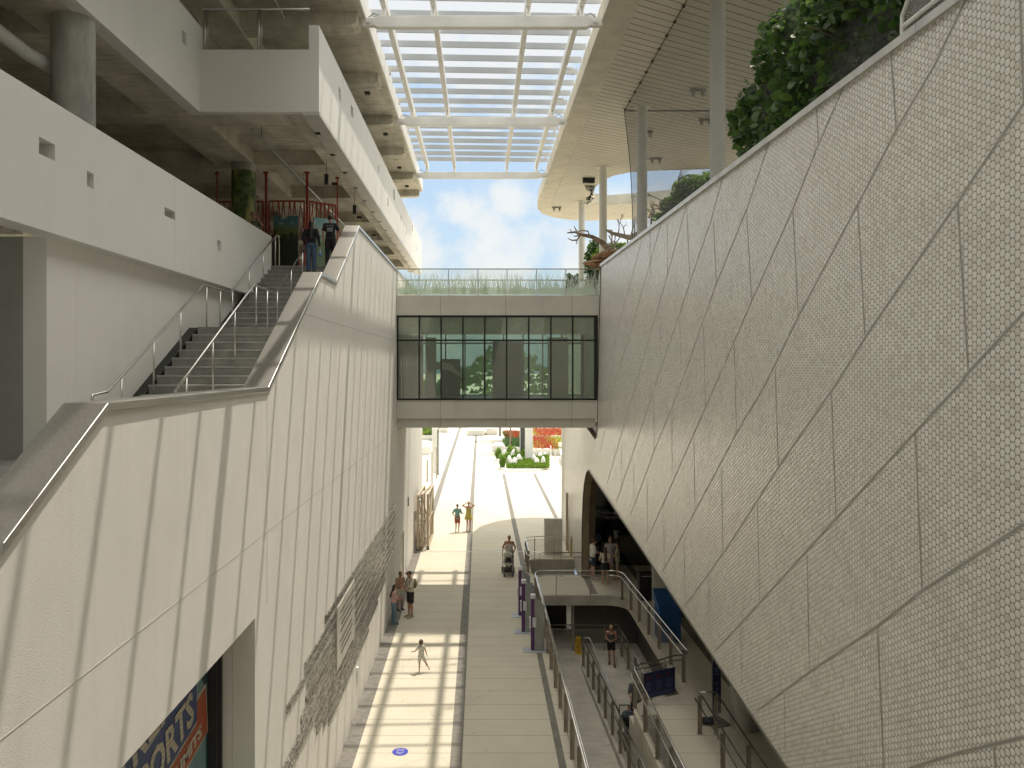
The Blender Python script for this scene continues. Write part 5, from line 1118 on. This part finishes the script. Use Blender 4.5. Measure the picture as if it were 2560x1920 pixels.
# grey panel and gate posts on the far side of the opening
t = thing('display_panel', 'plain pale grey upright box beyond the small floor opening', 'display panel', (at(1383, 39.6), 39.6, G))
xa, xb = at(1361, 39.6), at(1406, 39.6); m = MB(); m.box((xa, 39.6, G+.02), (xb, 39.9, G+1.78)); m.build('panel_body', mat('pale_grey_panel', (.64, .63, .61), .5), t); m = MB(); m.box((xa+.03, 39.62, G), (xb-.03, 39.88, G+.02)); m.build('plinth', dkframe, t)
tanm = mat('tan_gate_paint', (.50, .41, .29), .5, var=.08)
t = thing('gate_post', 'tall tan steel gate post against the tiled wall', 'post', (at(1418, 40.4), 40.4, G)); x = at(1418, 40.4)
m = MB(); m.box((x-.065, 40.4, G), (x+.065, 40.55, G+2.95)); m.build('post', tanm, t)
m = MB(); m.tube([(x+.15, 40.5, G+.1), (x+.15, 40.5, G+2.8)], .012); [m.tube([(x+.06, 40.5, G+z), (x+.15, 40.5, G+z)], .01) for z in (.4, 1.1, 1.9, 2.75)]; m.build('bar', galv, t)
# folding gate on the left
t = thing('folding_gate', 'tan folding steel gate pushed back against the white wall', 'gate', (-3.1, 41.5, G))
def leaf(x0, y0, x1, y1, nm):
    d = Vector((x1-x0, y1-y0, 0)); d.normalize(); m = MB(); f = lambda u, z: Vector((x0, y0, G+z))+Vector((x1-x0, y1-y0, 0))*u
    for u in (0, 1): m.tube([f(u, .08), f(u, 2.86)], .075, 4)
    for z in (.12, 2.82): m.tube([f(0, z), f(1, z)], .06, 4)
    m.build('gate_frame', tanm, t)
    m = MB(); m.tube([f(0, .1), f(1, 2.8)], .03, 5); m.tube([f(1, .1), f(0, 2.8)], .03, 5); m.tube([f(0, 1.4), f(1, 1.4)], .035, 5); m.build('brace', tanm, t)
    m = MB(); vs = [f(0.03, .15), f(.97, .15), f(.97, 2.78), f(.03, 2.78)]; m.add(vs, [(0, 1, 2, 3)]); m.build('gate_mesh', netmat_g, t)
netmat_g = netmat('gate_mesh', (.36, .29, .20), .3, .09, .2)
leaf(-3.2, 40.4, -3.1, 43.6, 'a'); leaf(-3.02, 40.6, -2.75, 43.9, 'b'); leaf(-2.72, 40.7, -2.66, 43.9, 'c')
m = MB()
for z in (.25, .7, 1.3, 1.9, 2.5, 2.72): m.box((-3.14, 40.3, G+z), (-3.0, 40.36, G+z+.07))
m.build('hinge', galv, t); m = MB(); m.tube([(-2.72, 40.6, G+.08), (-2.64, 40.6, G+.08)], .08, 14); m.build('wheel', blk, t)
m = MB(); m.box((-3.38, 40.1, G+.004), (2.2, 40.16, G+.010)); m.build('gate_track', mat('steel_track', (.65, .64, .6), .35, .7), label='thin pale steel gate track set across the plaza floor', category='track')
# blue information board on the railing + easel sign
navy = mat('navy_board', (.014, .02, .085), .45)
t = thing('info_board', 'navy blue information board tied to the curved railing corner', 'sign', (5.2, 22.3, G))
a, b = Vector((at(1612, 22.0), 22.12, 0)), Vector((at(1687, 22.6), 22.62, 0)); d = (b-a); Lw = d.length; d.normalize(); n_ = Vector((d.y, -d.x, 0))
Mx = frame((a.x, a.y, G+.12), tuple(d), (0, 0, 1), tuple(n_)); m = MB(); m.box((0, 0, 0), (Lw, .72, .02), M=Mx); bo = m.build('board', navy, t)
lt = mat('pale_blue_print', (.10, .16, .34)); m = MB()
for c_ in range(3):
    for r_ in range(5): m.box((.06+Lw*.33*c_, .42-.05*r_, .021), (.06+Lw*.33*c_+.2-.02*(r_ % 3), .435-.05*r_, .0225), M=Mx)
for r_ in range(2): m.box((.05, .10-.05*r_, .021), (Lw-.1-.2*r_, .115-.05*r_, .0225), M=Mx)
m.build('print_lines', lt, bo); 
for c_ in range(3): m = MB(); m.tube([Mx @ Vector((.14+Lw*.33*c_, .56, .02)), Mx @ Vector((.14+Lw*.33*c_, .56, .0225))], .05, 16); m.build('red_emblem', mat('dim_red_print', (.16, .02, .03)), bo)
t = thing('easel_sign', 'tall navy poster sign in a silver frame in front of the round column', 'sign', (6.2, 20.6, G)); y = 20.9
Mx = frame((at(1780, y), y, G+.25), (.94, .34, 0), (0, 0, 1), (.34, -.94, 0)); m = MB(); m.box((0, 0, 0), (.27, 1.5, .02), M=Mx); bo = m.build('poster', navy, t)
m = MB(); m.tube([Mx @ Vector(v) for v in ((0, 0, .01), (.27, 0, .01), (.27, 1.5, .01), (0, 1.5, .01))], .014, 4, closed=True); m.build('frame', steel, t)
m = MB(); rq = random.Random(3)
for i in range(3): m.box((.05, 1.18-.07*i, .021), (.21, 1.21-.07*i, .023), M=Mx)
for i in range(4): m.tube([Mx @ Vector((.14, .8-.16*i, .02)), Mx @ Vector((.14, .8-.16*i, .023))], .035, 12)
m.build('print', lt, bo); m = MB(); m.box((-.05, -.25, -.3), (.4, -.22, .3), M=Mx); m.box((.1, -.22, -.02), (.14, 0, .02), M=Mx); m.build('stand', dkframe, t)
m = MB(); m.ell((at(1758, 20.9)+.1, 20.9, G+.07), (.22, .18, .07)); m.build('sandbag', cloth((.03, .03, .035)), smooth=True, label='dark sandbag lying at the foot of the tall navy sign', category='sandbag')
# ---------------------------------------------------------------- plants
def leaves(name, vols, n, size, mats, seed, parent=None, flat=.6, quad=False, up=0, **tags):
    rq = random.Random(seed); m = MB(); tot = sum(v[1][0]*v[1][1]*v[1][2] for v in vols)
    for c, r in vols:
        k = int(n*r[0]*r[1]*r[2]/tot)
        for _ in range(k):
            while True:
                p = Vector((rq.uniform(-1, 1), rq.uniform(-1, 1), rq.uniform(-1, 1)))
                if p.length < 1 and (p.length > .45 or rq.random() < .35): break
            p = Vector((c[0]+p.x*r[0], c[1]+p.y*r[1], c[2]+p.z*r[2]))
            s = size*rq.choice((.55, .8, 1, 1.2, 1.5))*rq.uniform(.85, 1.15); Mr = Euler((rq.gauss(0, .8)+.3, rq.gauss(0, .7), rq.uniform(0, 6.28))).to_matrix()
            if quad: sh_ = [(-.35, -1, 0), (.35, -1, 0), (.2, 1, .1), (-.2, 1, .1)]
            else: sh_ = [(0, -1, 0), (.62, -.55, .08), (.8, .15, .1), (.35, .85, .0), (-.35, .85, .0), (-.8, .15, .1), (-.62, -.55, .08)]
            m.add([p+Mr @ (Vector(q)*s) for q in sh_], [tuple(range(len(sh_)))], rq.choice(range(len(mats))) if len(mats) > 1 else 0)
    return m.build(name, mats, parent, **tags)
def branchy(p, d, ln, r, depth, m, rq):
    q = p+d*ln; m.tube([p, p.lerp(q, .5)+Vector((rq.uniform(-.05, .05), rq.uniform(-.05, .05), rq.uniform(-.04, .04)))*ln, q], r, 6, r1=r*.62)
    if depth > 0:
        for _ in range(rq.choice((2, 2, 3))):
            nd = (d+Vector((rq.uniform(-.8, .8), rq.uniform(-.8, .8), rq.uniform(-.5, .7)))).normalized(); branchy(p.lerp(q, rq.uniform(.6, 1)), nd, ln*rq.uniform(.5, .75), r*.6, depth-1, m, rq)
t = thing('tree', 'large dark tree with round glossy leaves behind the top of the tiled wall', 'tree', (7.8, 12.8, 2.9))
m = MB(); rq = random.Random(2)
for p0, d0 in (((7.4, 13.2, 2.9), (-.1, .1, 1)), ((7.2, 11.4, 2.9), (-.15, -.1, 1)), ((7.3, 15.2, 2.9), (-.1, .1, 1))): branchy(Vector(p0), Vector(d0).normalized(), 2.0, .07, 4, m, rq)
m.build('trunk', bark, t)
leaves('crown', [((6.6, 11.0, 5.9), (1.0, 1.3, 1.5)), ((6.7, 12.6, 6.4), (1.0, 1.5, 1.7)), ((6.7, 14.2, 5.9), (.95, 1.4, 1.6)), ((6.55, 15.4, 5.1), (.85, 1.2, 1.2)), ((6.3, 16.6, 4.9), (.55, .7, .95)), ((6.6, 9.6, 5.0), (.8, 1.2, 1.1)), ((6.35, 17.9, 5.6), (.6, 1.1, 1.0)), ((6.5, 16.3, 6.6), (.8, 1.3, .9)), ((8.6, 13, 7.4), (.9, 2.2, .9))], 13500, .085, [leaf_dk, leaf_md, leaf_md], 3, t)
t = thing('tree', 'bright green tree seen through the aviary net below the roof opening', 'tree', (9, 31.0, 2.9))
m = MB(); branchy(Vector((11.2, 41.7, 2.9)), Vector((-.02, 0, 1)), 4.2, .09, 3, m, random.Random(8)); m.build('trunk', bark, t)
leaves('crown', [((11.3, 41.7, 9.2), (1.2, .8, .95)), ((10.2, 41.7, 8.45), (.75, .7, .5)), ((9.4, 41.7, 7.85), (.32, .3, .28)), ((12.3, 41.8, 9.8), (.8, .6, .6))], 4200, .075, [leaf_md, leaf_lt], 5, t)
t = thing('tree', 'tall dark evergreen shrub between the two far canopy columns', 'tree', (6.1, 47, 2.9))
m = MB(); m.tube([(6.7, 47, 2.9), (6.7, 47, 5.5)], .06, 8, r1=.03); m.build('trunk', bark, t)
leaves('crown', [((6.95, 47, 6.1), (.75, .8, 1.6)), ((7.3, 47, 5.0), (.9, .8, 1.3))], 4200, .075, [leaf_dk, leaf_md], 6, t)
t = thing('tree', 'small loose dark green tree left of the farthest canopy column', 'tree', (5.8, 50, 2.9))
m = MB(); m.tube([(5.9, 50, 2.9), (5.8, 50, 5)], .04, 8, r1=.02); m.build('trunk', bark, t)
leaves('crown', [((5.85, 50, 4.3), (.55, .5, 1.3)), ((5.65, 50, 5.4), (.25, .3, .6)), ((6.2, 50, 5.1), (.4, .4, .8))], 1500, .07, [leaf_dk, leaf_md], 16, t)
t = thing('shrub', 'bright green shrub above the brown rock behind the tiled wall', 'shrub', (8, 41.5, 2.9))
leaves('foliage', [((7.3, 41.5, 6.05), (1.2, .8, .42)), ((6.25, 41.5, 5.55), (.45, .5, .4)), ((8.2, 41.5, 5.9), (.9, .8, .4))], 2600, .075, [leaf_lt, leaf_md], 7, t); m = MB(); m.tube([(7.6, 41.5, 2.9), (7.6, 41.5, 5)], .05, 6); m.build('stem', bark, t)
t = thing('shrub', 'small green shrub at the top edge of the tiled wall by the net', 'shrub', (7, 29, 2.9))
leaves('foliage', [((6.75, 29, 5.45), (.3, .3, .22)), ((7.2, 29, 5.9), (.25, .3, .2))], 320, .06, [leaf_md, leaf_lt], 9, t); m = MB(); m.tube([(6.9, 29, 2.9), (6.8, 29, 5.4)], .03, 6); m.build('stem', bark, t)
# driftwood and rock
t = thing('dead_branch', 'bare weathered dead branch reaching out left above the footbridge', 'branch', (7, 42, 5))
m = MB(); rq = random.Random(21)
def PZ(px, py, Y): return Vector(((px-1201)/1967*Y, Y, (914-py)/1967*Y))
Yb = 38.0
main = [PZ(1523, 625, Yb), PZ(1505, 606, Yb), PZ(1480, 592, Yb), PZ(1450, 586, Yb), PZ(1438, 580, Yb), PZ(1418, 582, Yb)]
m.tube(main, [.16, .13, .10, .07, .05, .028], 8)
for a in ([(1475, 592), (1470, 578), (1455, 576), (1440, 580)], [(1446, 585), (1440, 575), (1435, 565)], [(1450, 588), (1443, 600), (1441, 610)], [(1443, 600), (1430, 601), (1420, 596)], [(1430, 582), (1425, 573)], [(1450, 586), (1440, 591), (1434, 590)]):
    m.tube([PZ(px, py, Yb+rq.uniform(-.3, .3)) for px, py in a], .045, 6, r1=.018)
m.build('branch', deadwood, t)
t = thing('dead_branch', 'pale tangled dead branches between the two middle canopy columns', 'branch', (6.5, 36, 5))
m = MB(); Yb = 37.0
m.tube([PZ(1595, 590, Yb), PZ(1572, 594, Yb), PZ(1550, 588, Yb), PZ(1528, 582, Yb), PZ(1515, 575, Yb)], [.2, .12, .1, .07, .05], 8)
for k in range(9):
    b0 = PZ(1522+8*k, 586+rq.uniform(-3, 3), Yb); branchy(b0, Vector((rq.uniform(-.5, .5), rq.uniform(-.2, .2), rq.choice((1, 1, -.4)))).normalized(), .45, .03, 3, m, rq)
m.build('branch', mat('pale_dead_wood', (.42, .36, .30), .9, var=.25), t)
t = thing('dead_branch', 'small dark bare twigs poking above the wall right of the netted column', 'branch', (6.8, 30.3, 5))
m = MB(); branchy(PZ(1628, 560, 30), Vector((.1, 0, 1)), .4, .04, 3, m, random.Random(31)); branchy(PZ(1622, 545, 30), Vector((.4, 0, .9)).normalized(), .35, .03, 3, m, random.Random(33)); m.build('branch', deadwood, t)
t = thing('rock', 'layered red brown rock ledge behind the corner of the tiled wall', 'rock', (6.5, 39, 4))
m = MB(); rq = random.Random(41)
for (cx, cz, a, b) in ((1500, 655, .9, .13), (1512, 643, .7, .16), (1525, 636, .9, .2), (1490, 662, .6, .09), (1540, 640, .9, .2), (1520, 660, .6, .3), (1515, 680, .35, .5)):
    c = PZ(cx, cz, 39); m.ell(c, (a, .6, b), 14, 8, M=Matrix.Rotation(rq.uniform(-.25, .15), 4, 'Y'))
m.v = [tuple(Vector(v)+Vector((rq.uniform(-.05, .05), rq.uniform(-.05, .05), rq.uniform(-.03, .03)))) for v in m.v]
m.build('rock_body', mat('red_brown_rock', (.34, .19, .11), .9, var=.35, scale=5, bump=.6), t)
# net frame beside the big tree (upper right)
t = thing('mesh_gate', 'white framed mesh panel standing on the wall top at upper right', 'panel', (5.55, 10.2, 4.15))
m = MB(); m.tube([(5.55, 10.35, 4.15), (5.55, 10.35, 4.6), (5.55, 10.2, 4.75), (5.55, 10.2, 8.0)], .03, 8); m.tube([(5.55, 10.3, 4.45), (5.55, 4, 4.45)], .03, 8); m.build('frame', whitesteel, t)
m = MB(); m.add([(5.56, 10.3, 4.15), (5.56, 3, 4.15), (5.56, 3, 8), (5.56, 10.25, 8)], [(0, 1, 2, 3)]); m.build('mesh', netmat('panel_mesh', (.5, .5, .48), .3, .05, .17), t)
# ---------------------------------------------------------------- far plaza
wc = mat('white_planter_concrete', (.72, .71, .68), .6, var=.05)
def ground_at(px, py): x, y = place(px, py, G); return x, y
# planted island with white egg stones
isl = [ground_at(*p) for p in ((1248, 1172), (1262, 1178), (1300, 1180), (1345, 1178), (1378, 1172), (1374, 1152), (1362, 1142), (1300, 1138), (1262, 1133), (1240, 1140))]
m = MB(); m.prism(isl, lambda a, b, t: (a, b, G+.01+t), .14); m.build('planting_island', wc, label='low white kerbed planting island on the sunny plaza', category='planting bed')
rq = random.Random(51); m = MB()
for i in range(9000):
    px = rq.uniform(1268, 1372); py = rq.uniform(1150, 1176); 
    if py > 1160 or px > 1330 or rq.random() < .5:
        x, y = ground_at(px, py); s = rq.uniform(.10, .2); a = rq.uniform(0, 6.28); z = G+.16+rq.uniform(0, .28)
        m.add([(x-s*math.cos(a), y-s*math.sin(a), z), (x+s*math.cos(a), y+s*math.sin(a), z+rq.uniform(-.06, .08)), (x, y+.02, z+s*1.2)], [(0, 1, 2)])
m.build('ground_cover', leaf_lt, label='bright green low ground cover around the white stones', category='ground cover', kind='stuff')
def grass_clump(label, px, py, r, h, seed, n=420):
    r *= .85; h *= .95
    x, y = ground_at(px, py); t = thing('ornamental_grass', label, 'grass clump', (x, y, G+.15), 'feathery grasses on the island'); rq = random.Random(seed); m = MB()
    for i in range(n):
        a = rq.uniform(0, 6.28); q = rq.uniform(0, .35)*r; uu = rq.uniform(.08, 1); l = uu*r; hh = h*(1.15-.7*uu)*rq.uniform(.8, 1.05); w = .016
        b0 = Vector((x+q*math.cos(a), y+q*math.sin(a), G+.15)); b1 = b0+Vector((l*.45*math.cos(a), l*.45*math.sin(a), hh*.8)); b2 = b0+Vector((l*math.cos(a), l*math.sin(a), hh*.85)); s = Vector((-math.sin(a), math.cos(a), 0))*w
        m.add([b0-s, b0+s, b1+s*.7, b1-s*.7, b2], [(0, 1, 2, 3), (3, 2, 4)])
    m.build('blades', leaf_lt, t)
for i, (px, py, r, h, lb_) in enumerate(((1256, 1172, .75, 1.5, 'nearest feathery grass at the left corner of the island'), (1246, 1150, .8, 1.4, 'feathery grass at the back left of the island'), (1266, 1160, .7, 1.2, 'feathery grass behind the two leftmost white stones'), (1285, 1148, .8, 1.4, 'feathery grass behind the middle white stone'), (1298, 1155, .7, 1.1, 'feathery grass right of the middle white stone'), (1310, 1152, .8, 1.3, 'feathery grass at the foot of the white pylon'), (1275, 1142, .8, 1.3, 'farthest feathery grass on the island'))):
    grass_clump(lb_, px, py, r, h, 60+i)
stone = mat('white_stone', (.74, .72, .70), .6, var=.05)
EG = ((1273, 1171, .42, 1.35, 0, 'leftmost upright'), (1284, 1172, .45, 1.2, .12, 'second from left'), (1299.5, 1162, .5, 1.15, -.1, 'wide middle'), (1279, 1149, .38, 1.2, .25, 'leaning back left'), (1256, 1148, .35, 1.1, .3, 'leaning far left'), (1341, 1170, .42, 1.05, .05, 'front right'), (1337, 1163, .38, 1.15, -.1, 'tall one just behind the front right'), (1358, 1170, .36, 1.2, 0, 'rightmost'), (1349, 1153, .42, .95, .1, 'back right'), (1361, 1149, .3, .8, .1, 'smallest back right'))
for px, py, r, h, tl, lb_ in EG:
    r *= .64; h *= .82
    x, y = ground_at(px, py); m = MB(); vs = []; seg = 16
    prof = [(.80, 0), (.97, .15), (1, .33), (.9, .55), (.68, .77), (.36, .93), (.02, 1)]
    for rr_, hh in prof: vs += [(x+r*rr_*math.cos(2*math.pi*j/seg)+tl*h*hh, y+r*rr_*math.sin(2*math.pi*j/seg), G+.12+h*hh) for j in range(seg)]
    m.add(vs, [(i*seg+j, i*seg+(j+1) % seg, (i+1)*seg+(j+1) % seg, (i+1)*seg+j) for i in range(len(prof)-1) for j in range(seg)]); m.build('egg_stone', stone, smooth=True, label=lb_+' of the white egg shaped stones on the island', category='stone', group='white egg shaped stones')
# pylon
t = thing('pylon', 'tall white and dark grey pylon slab rising from the planting island', 'pylon', (4.6, 76, G))
m = MB(); m.box((at(1313, 76), 76, G), (at(1332, 76), 76.4, G+5.6)); m.build('white_slab', wc, t); m = MB(); m.box((at(1302, 79), 79, G), (at(1319, 79), 79.5, G+7)); m.build('dark_slab', mat('dark_grey_slab', (.07, .07, .068), .5), t)
m = MB(); m.box((at(1299.6, 79), 78.99, G), (at(1302, 79)-.01, 79.5, G+7)); m.build('slab_edge', mat('mid_grey', (.4, .4, .4)), t)
# white planters
def planter(label, pts, h, plants, seed, n=1400, lh=.7, base=None):
    P = [ground_at(*p) for p in pts]; cx = sum(p[0] for p in P)/len(P); cy = sum(p[1] for p in P)/len(P); t = thing('planter', label, 'planter', (cx, cy, G), 'white planters')
    m = MB(); top = [(cx+(a-cx)*1.05, cy+(b-cy)*1.05) for a, b in P]; k = len(P)
    vs = [(a, b, G) for a, b in P]+[(a, b, G+h) for a, b in top]; m.add(vs, [(i, (i+1) % k, k+(i+1) % k, k+i) for i in range(k)]+[tuple(range(k, 2*k))]); m.build('planter_body', wc, t)
    rq = random.Random(seed); m = MB(); x0 = min(p[0] for p in P); x1 = max(p[0] for p in P); y0 = min(p[1] for p in P); y1 = max(p[1] for p in P)
    for i in range(n):
        x = rq.uniform(x0, x1); y = rq.uniform(y0, y1); 
        a = rq.uniform(0, 6.28); l = lh*rq.uniform(.4, 1); w = .05; d = Vector((math.cos(a)*.6, math.sin(a)*.6, 1)).normalized()*l; s = Vector((-math.sin(a), math.cos(a), 0))*w; b0 = Vector((x, y, G+h-.05))
        m.add([b0-s, b0+s, b0+d*.6+s, b0+d], [(0, 1, 2, 3)], (0 if (x-x0)/(x1-x0) > .15*rq.random()+.0 else 1) if rq.random() < .7 else rq.choice(range(len(plants))))
    if plants: m.build('planting', plants, t)
    return t
planter('long white planter of red and yellow leaves right of the pylon', ((1333, 1138), (1374, 1139), (1374, 1111), (1333, 1111)), .72, [leaf_red, leaf_yel, leaf_lt], 71)
planter('second white planter of red and yellow leaves by the tiled wall', ((1376, 1138), (1420, 1140), (1420, 1111), (1376, 1111)), .72, [leaf_yel, leaf_red, leaf_lt], 72)
planter('far white planter of orange and red leaves behind the pylon', ((1333, 1097), (1430, 1098), (1430, 1082), (1333, 1082)), .45, [leaf_red, leaf_yel, leaf_red], 73, 2600, .7)
planter('white planter of dark green shrubs left of the pylon', ((1262, 1131), (1299, 1131), (1299, 1113), (1268, 1113)), .6, [leaf_dk, leaf_md, leaf_dk], 74)
planter('white planter of reddish shrubs behind the dark green one', ((1262, 1104), (1299, 1104), (1299, 1092), (1262, 1092)), .4, [leaf_red, leaf_md, leaf_lt], 75, 1300, .9)
planter('far left white planter with green shrubs beside the white wall', ((1050, 1100), (1086, 1100), (1090, 1087), (1052, 1087)), .6, [leaf_md, leaf_lt, leaf_yel], 76, 1800, 1.1)
def slab(label, pts, h):
    P = [ground_at(*p) for p in pts]; m = MB(); cx = sum(p[0] for p in P)/len(P); cy = sum(p[1] for p in P)/len(P); k = len(P)
    vs = [(cx+(a-cx)*.9, cy+(b-cy)*.9, G) for a, b in P]+[(a, b, G+h) for a, b in P]; m.add(vs, [(i, (i+1) % k, k+(i+1) % k, k+i) for i in range(k)]+[tuple(range(k, 2*k)), tuple(range(k-1, -1, -1))])
    m.build('stone_bench', wc, label=label, category='bench', group='white angular benches')
slab('long white bench block under the footbridge view on the far plaza', ((1167, 1090), (1213, 1090), (1213, 1082), (1170, 1082)), .8)
slab('grey white bench right of the long far bench', ((1215, 1088), (1245, 1088), (1245, 1080), (1215, 1080)), .9)
slab('white angular bench beside the tree shadow', ((1228, 1117), (1262, 1117), (1262, 1108), (1240, 1107)), .8)
slab('low white bench left of the dark green planter', ((1229, 1129), (1262, 1131), (1262, 1122), (1240, 1121)), .7)
slab('white bench at the far left under the lamp posts', ((1050, 1140), (1078, 1136), (1078, 1124), (1050, 1126)), .9)
slab('small white bench nearest the left wall in the far plaza', ((1100, 1082), (1120, 1082), (1120, 1074), (1100, 1074)), .8)
slab('white sloping bench at the right edge by the tiled wall', ((1402, 1160), (1420, 1180), (1424, 1150), (1400, 1145)), .9)
slab('large white bench in front of the red planters', ((1395, 1138), (1420, 1140), (1420, 1128), (1396, 1128)), 1.0)
def bollard(px, py, h, lab, r=.07):
    x, y = ground_at(px, py); m = MB(); m.cyl(x, y, G, G+h, r, 12); m.cyl(x, y, G, G+.04, r*2.2, 12); m.build('bollard', whitesteel, label=lab, category='bollard', group='white bollards')
bollard(1388, 1155, 1.1, 'farthest white bollard right of the island'); bollard(1406, 1179, 1.1, 'nearest white bollard by the tiled wall'); bollard(1377, 1140, 1.1, 'white bollard just behind the island corner')
def pole(label, px, py0, py, w, mt, cat='post'):
    x, y = ground_at(px, py); h = (py-py0)/1967*y; m = MB(); m.box((x-w/2, y, G), (x+w/2, y+w, G+h)); m.box((x-w, y-w/2, G), (x+w, y+w*1.4, G+.03)); m.build('banner_post', mt, label=label, category=cat, group='posts at the end of the white wall')
pole('front pale banner post near the folding gate', 1080, 1130, 1222, .16, whitesteel); pole('short pale post behind the gate', 1068, 1150, 1205, .14, mat('tan_post', (.5, .47, .40))); pole('slim tan post second from right', 1091.5, 1116, 1195, .14, mat('tan_post', (.5, .47, .40)))
pole('wide white banner panel behind the thin dark post', 1087, 1070, 1184, .5, whitesteel); pole('thin dark green post rightmost of the group', 1095, 1075, 1187, .12, mat('dark_green_post', (.04, .07, .05)))
# palm like tree whose crown hides behind the bridge, with its shadow on the paving
t = thing('tree', 'young tree with a pale trunk whose crown meets the bottom of the footbridge', 'tree', (3.9, 82, G))
x, y = 3.2, 86; m = MB(); m.tube([(x, y, G), (x+.1, y, G+2.2), (x-.1, y, G+5)], .10, 8, r1=.06); m.build('trunk', deadwood, t)
leaves('crown', [((x-.3, y, G+5.3), (1.9, 1.5, .8)), ((x-1.5, y-.3, G+4.9), (1.1, .9, .4)), ((x+1.2, y, G+4.8), (1.2, 1.0, .5))], 2200, .14, [leaf_lt, leaf_md], 81, t, quad=True)
t = thing('tree', 'small leafy tree at the far end of the plaza casting dappled shade', 'tree', (1, 98, G))
x, y = at(1250, 100), 100; m = MB(); m.tube([(x, y, G), (x, y, G+4)], .12, 8); m.build('trunk', bark, t)
leaves('crown', [((x, y, G+5.6), (2.6, 2.2, 1.2))], 1500, .16, [leaf_lt, leaf_md], 82, t, quad=True)
rq = random.Random(91); m = MB()
for i in range(5000):
    x = rq.uniform(-160, 220); y = 260+rq.uniform(-12, 12); hh = 10+4*math.sin(x*.05)+3*math.sin(x*.17+1)+2*math.sin(x*.5); z = G+hh*rq.random()**.7; s = rq.uniform(.7, 1.5); a = rq.uniform(0, 6.28)
    m.add([(x-s, y, z-s*.5), (x+s*.9, y+rq.uniform(-.4, .4), z-s*.3), (x+s*.3*math.cos(a), y, z+s)], [(0, 1, 2)])
m.build('distant_trees', leaf_dk, label='belt of dark trees far beyond the plaza seen through the bridge glass', category='trees', kind='stuff')
# ---------------------------------------------------------------- behind the camera (seen mirrored in the bridge glass)
m = MB(); m.box((-22, -14, G), (30, -12, 11.5)); m.box((-3.38, -11.99, 11.2), (3.58, 2.4, 11.5)); m.build('rear_building_shade_roof', mat('rear_wall_grey', (.40, .41, .38)), label='dark grey building behind the viewpoint mirrored in the bridge glass', category='building')  # building raised and unseen roof slab added over the gap to darken near walls
t = thing('hedge', 'green hedge behind the viewpoint mirrored in the bridge glass', 'hedge', (2, -9, G))
leaves('foliage', [((-1, -9.5, -7.0), (3, 1.4, 2.6)), ((3, -9, -6.6), (2.5, 1.4, 2.8))], 3000, .25, [leaf_lt, leaf_md], 83, t, quad=True)
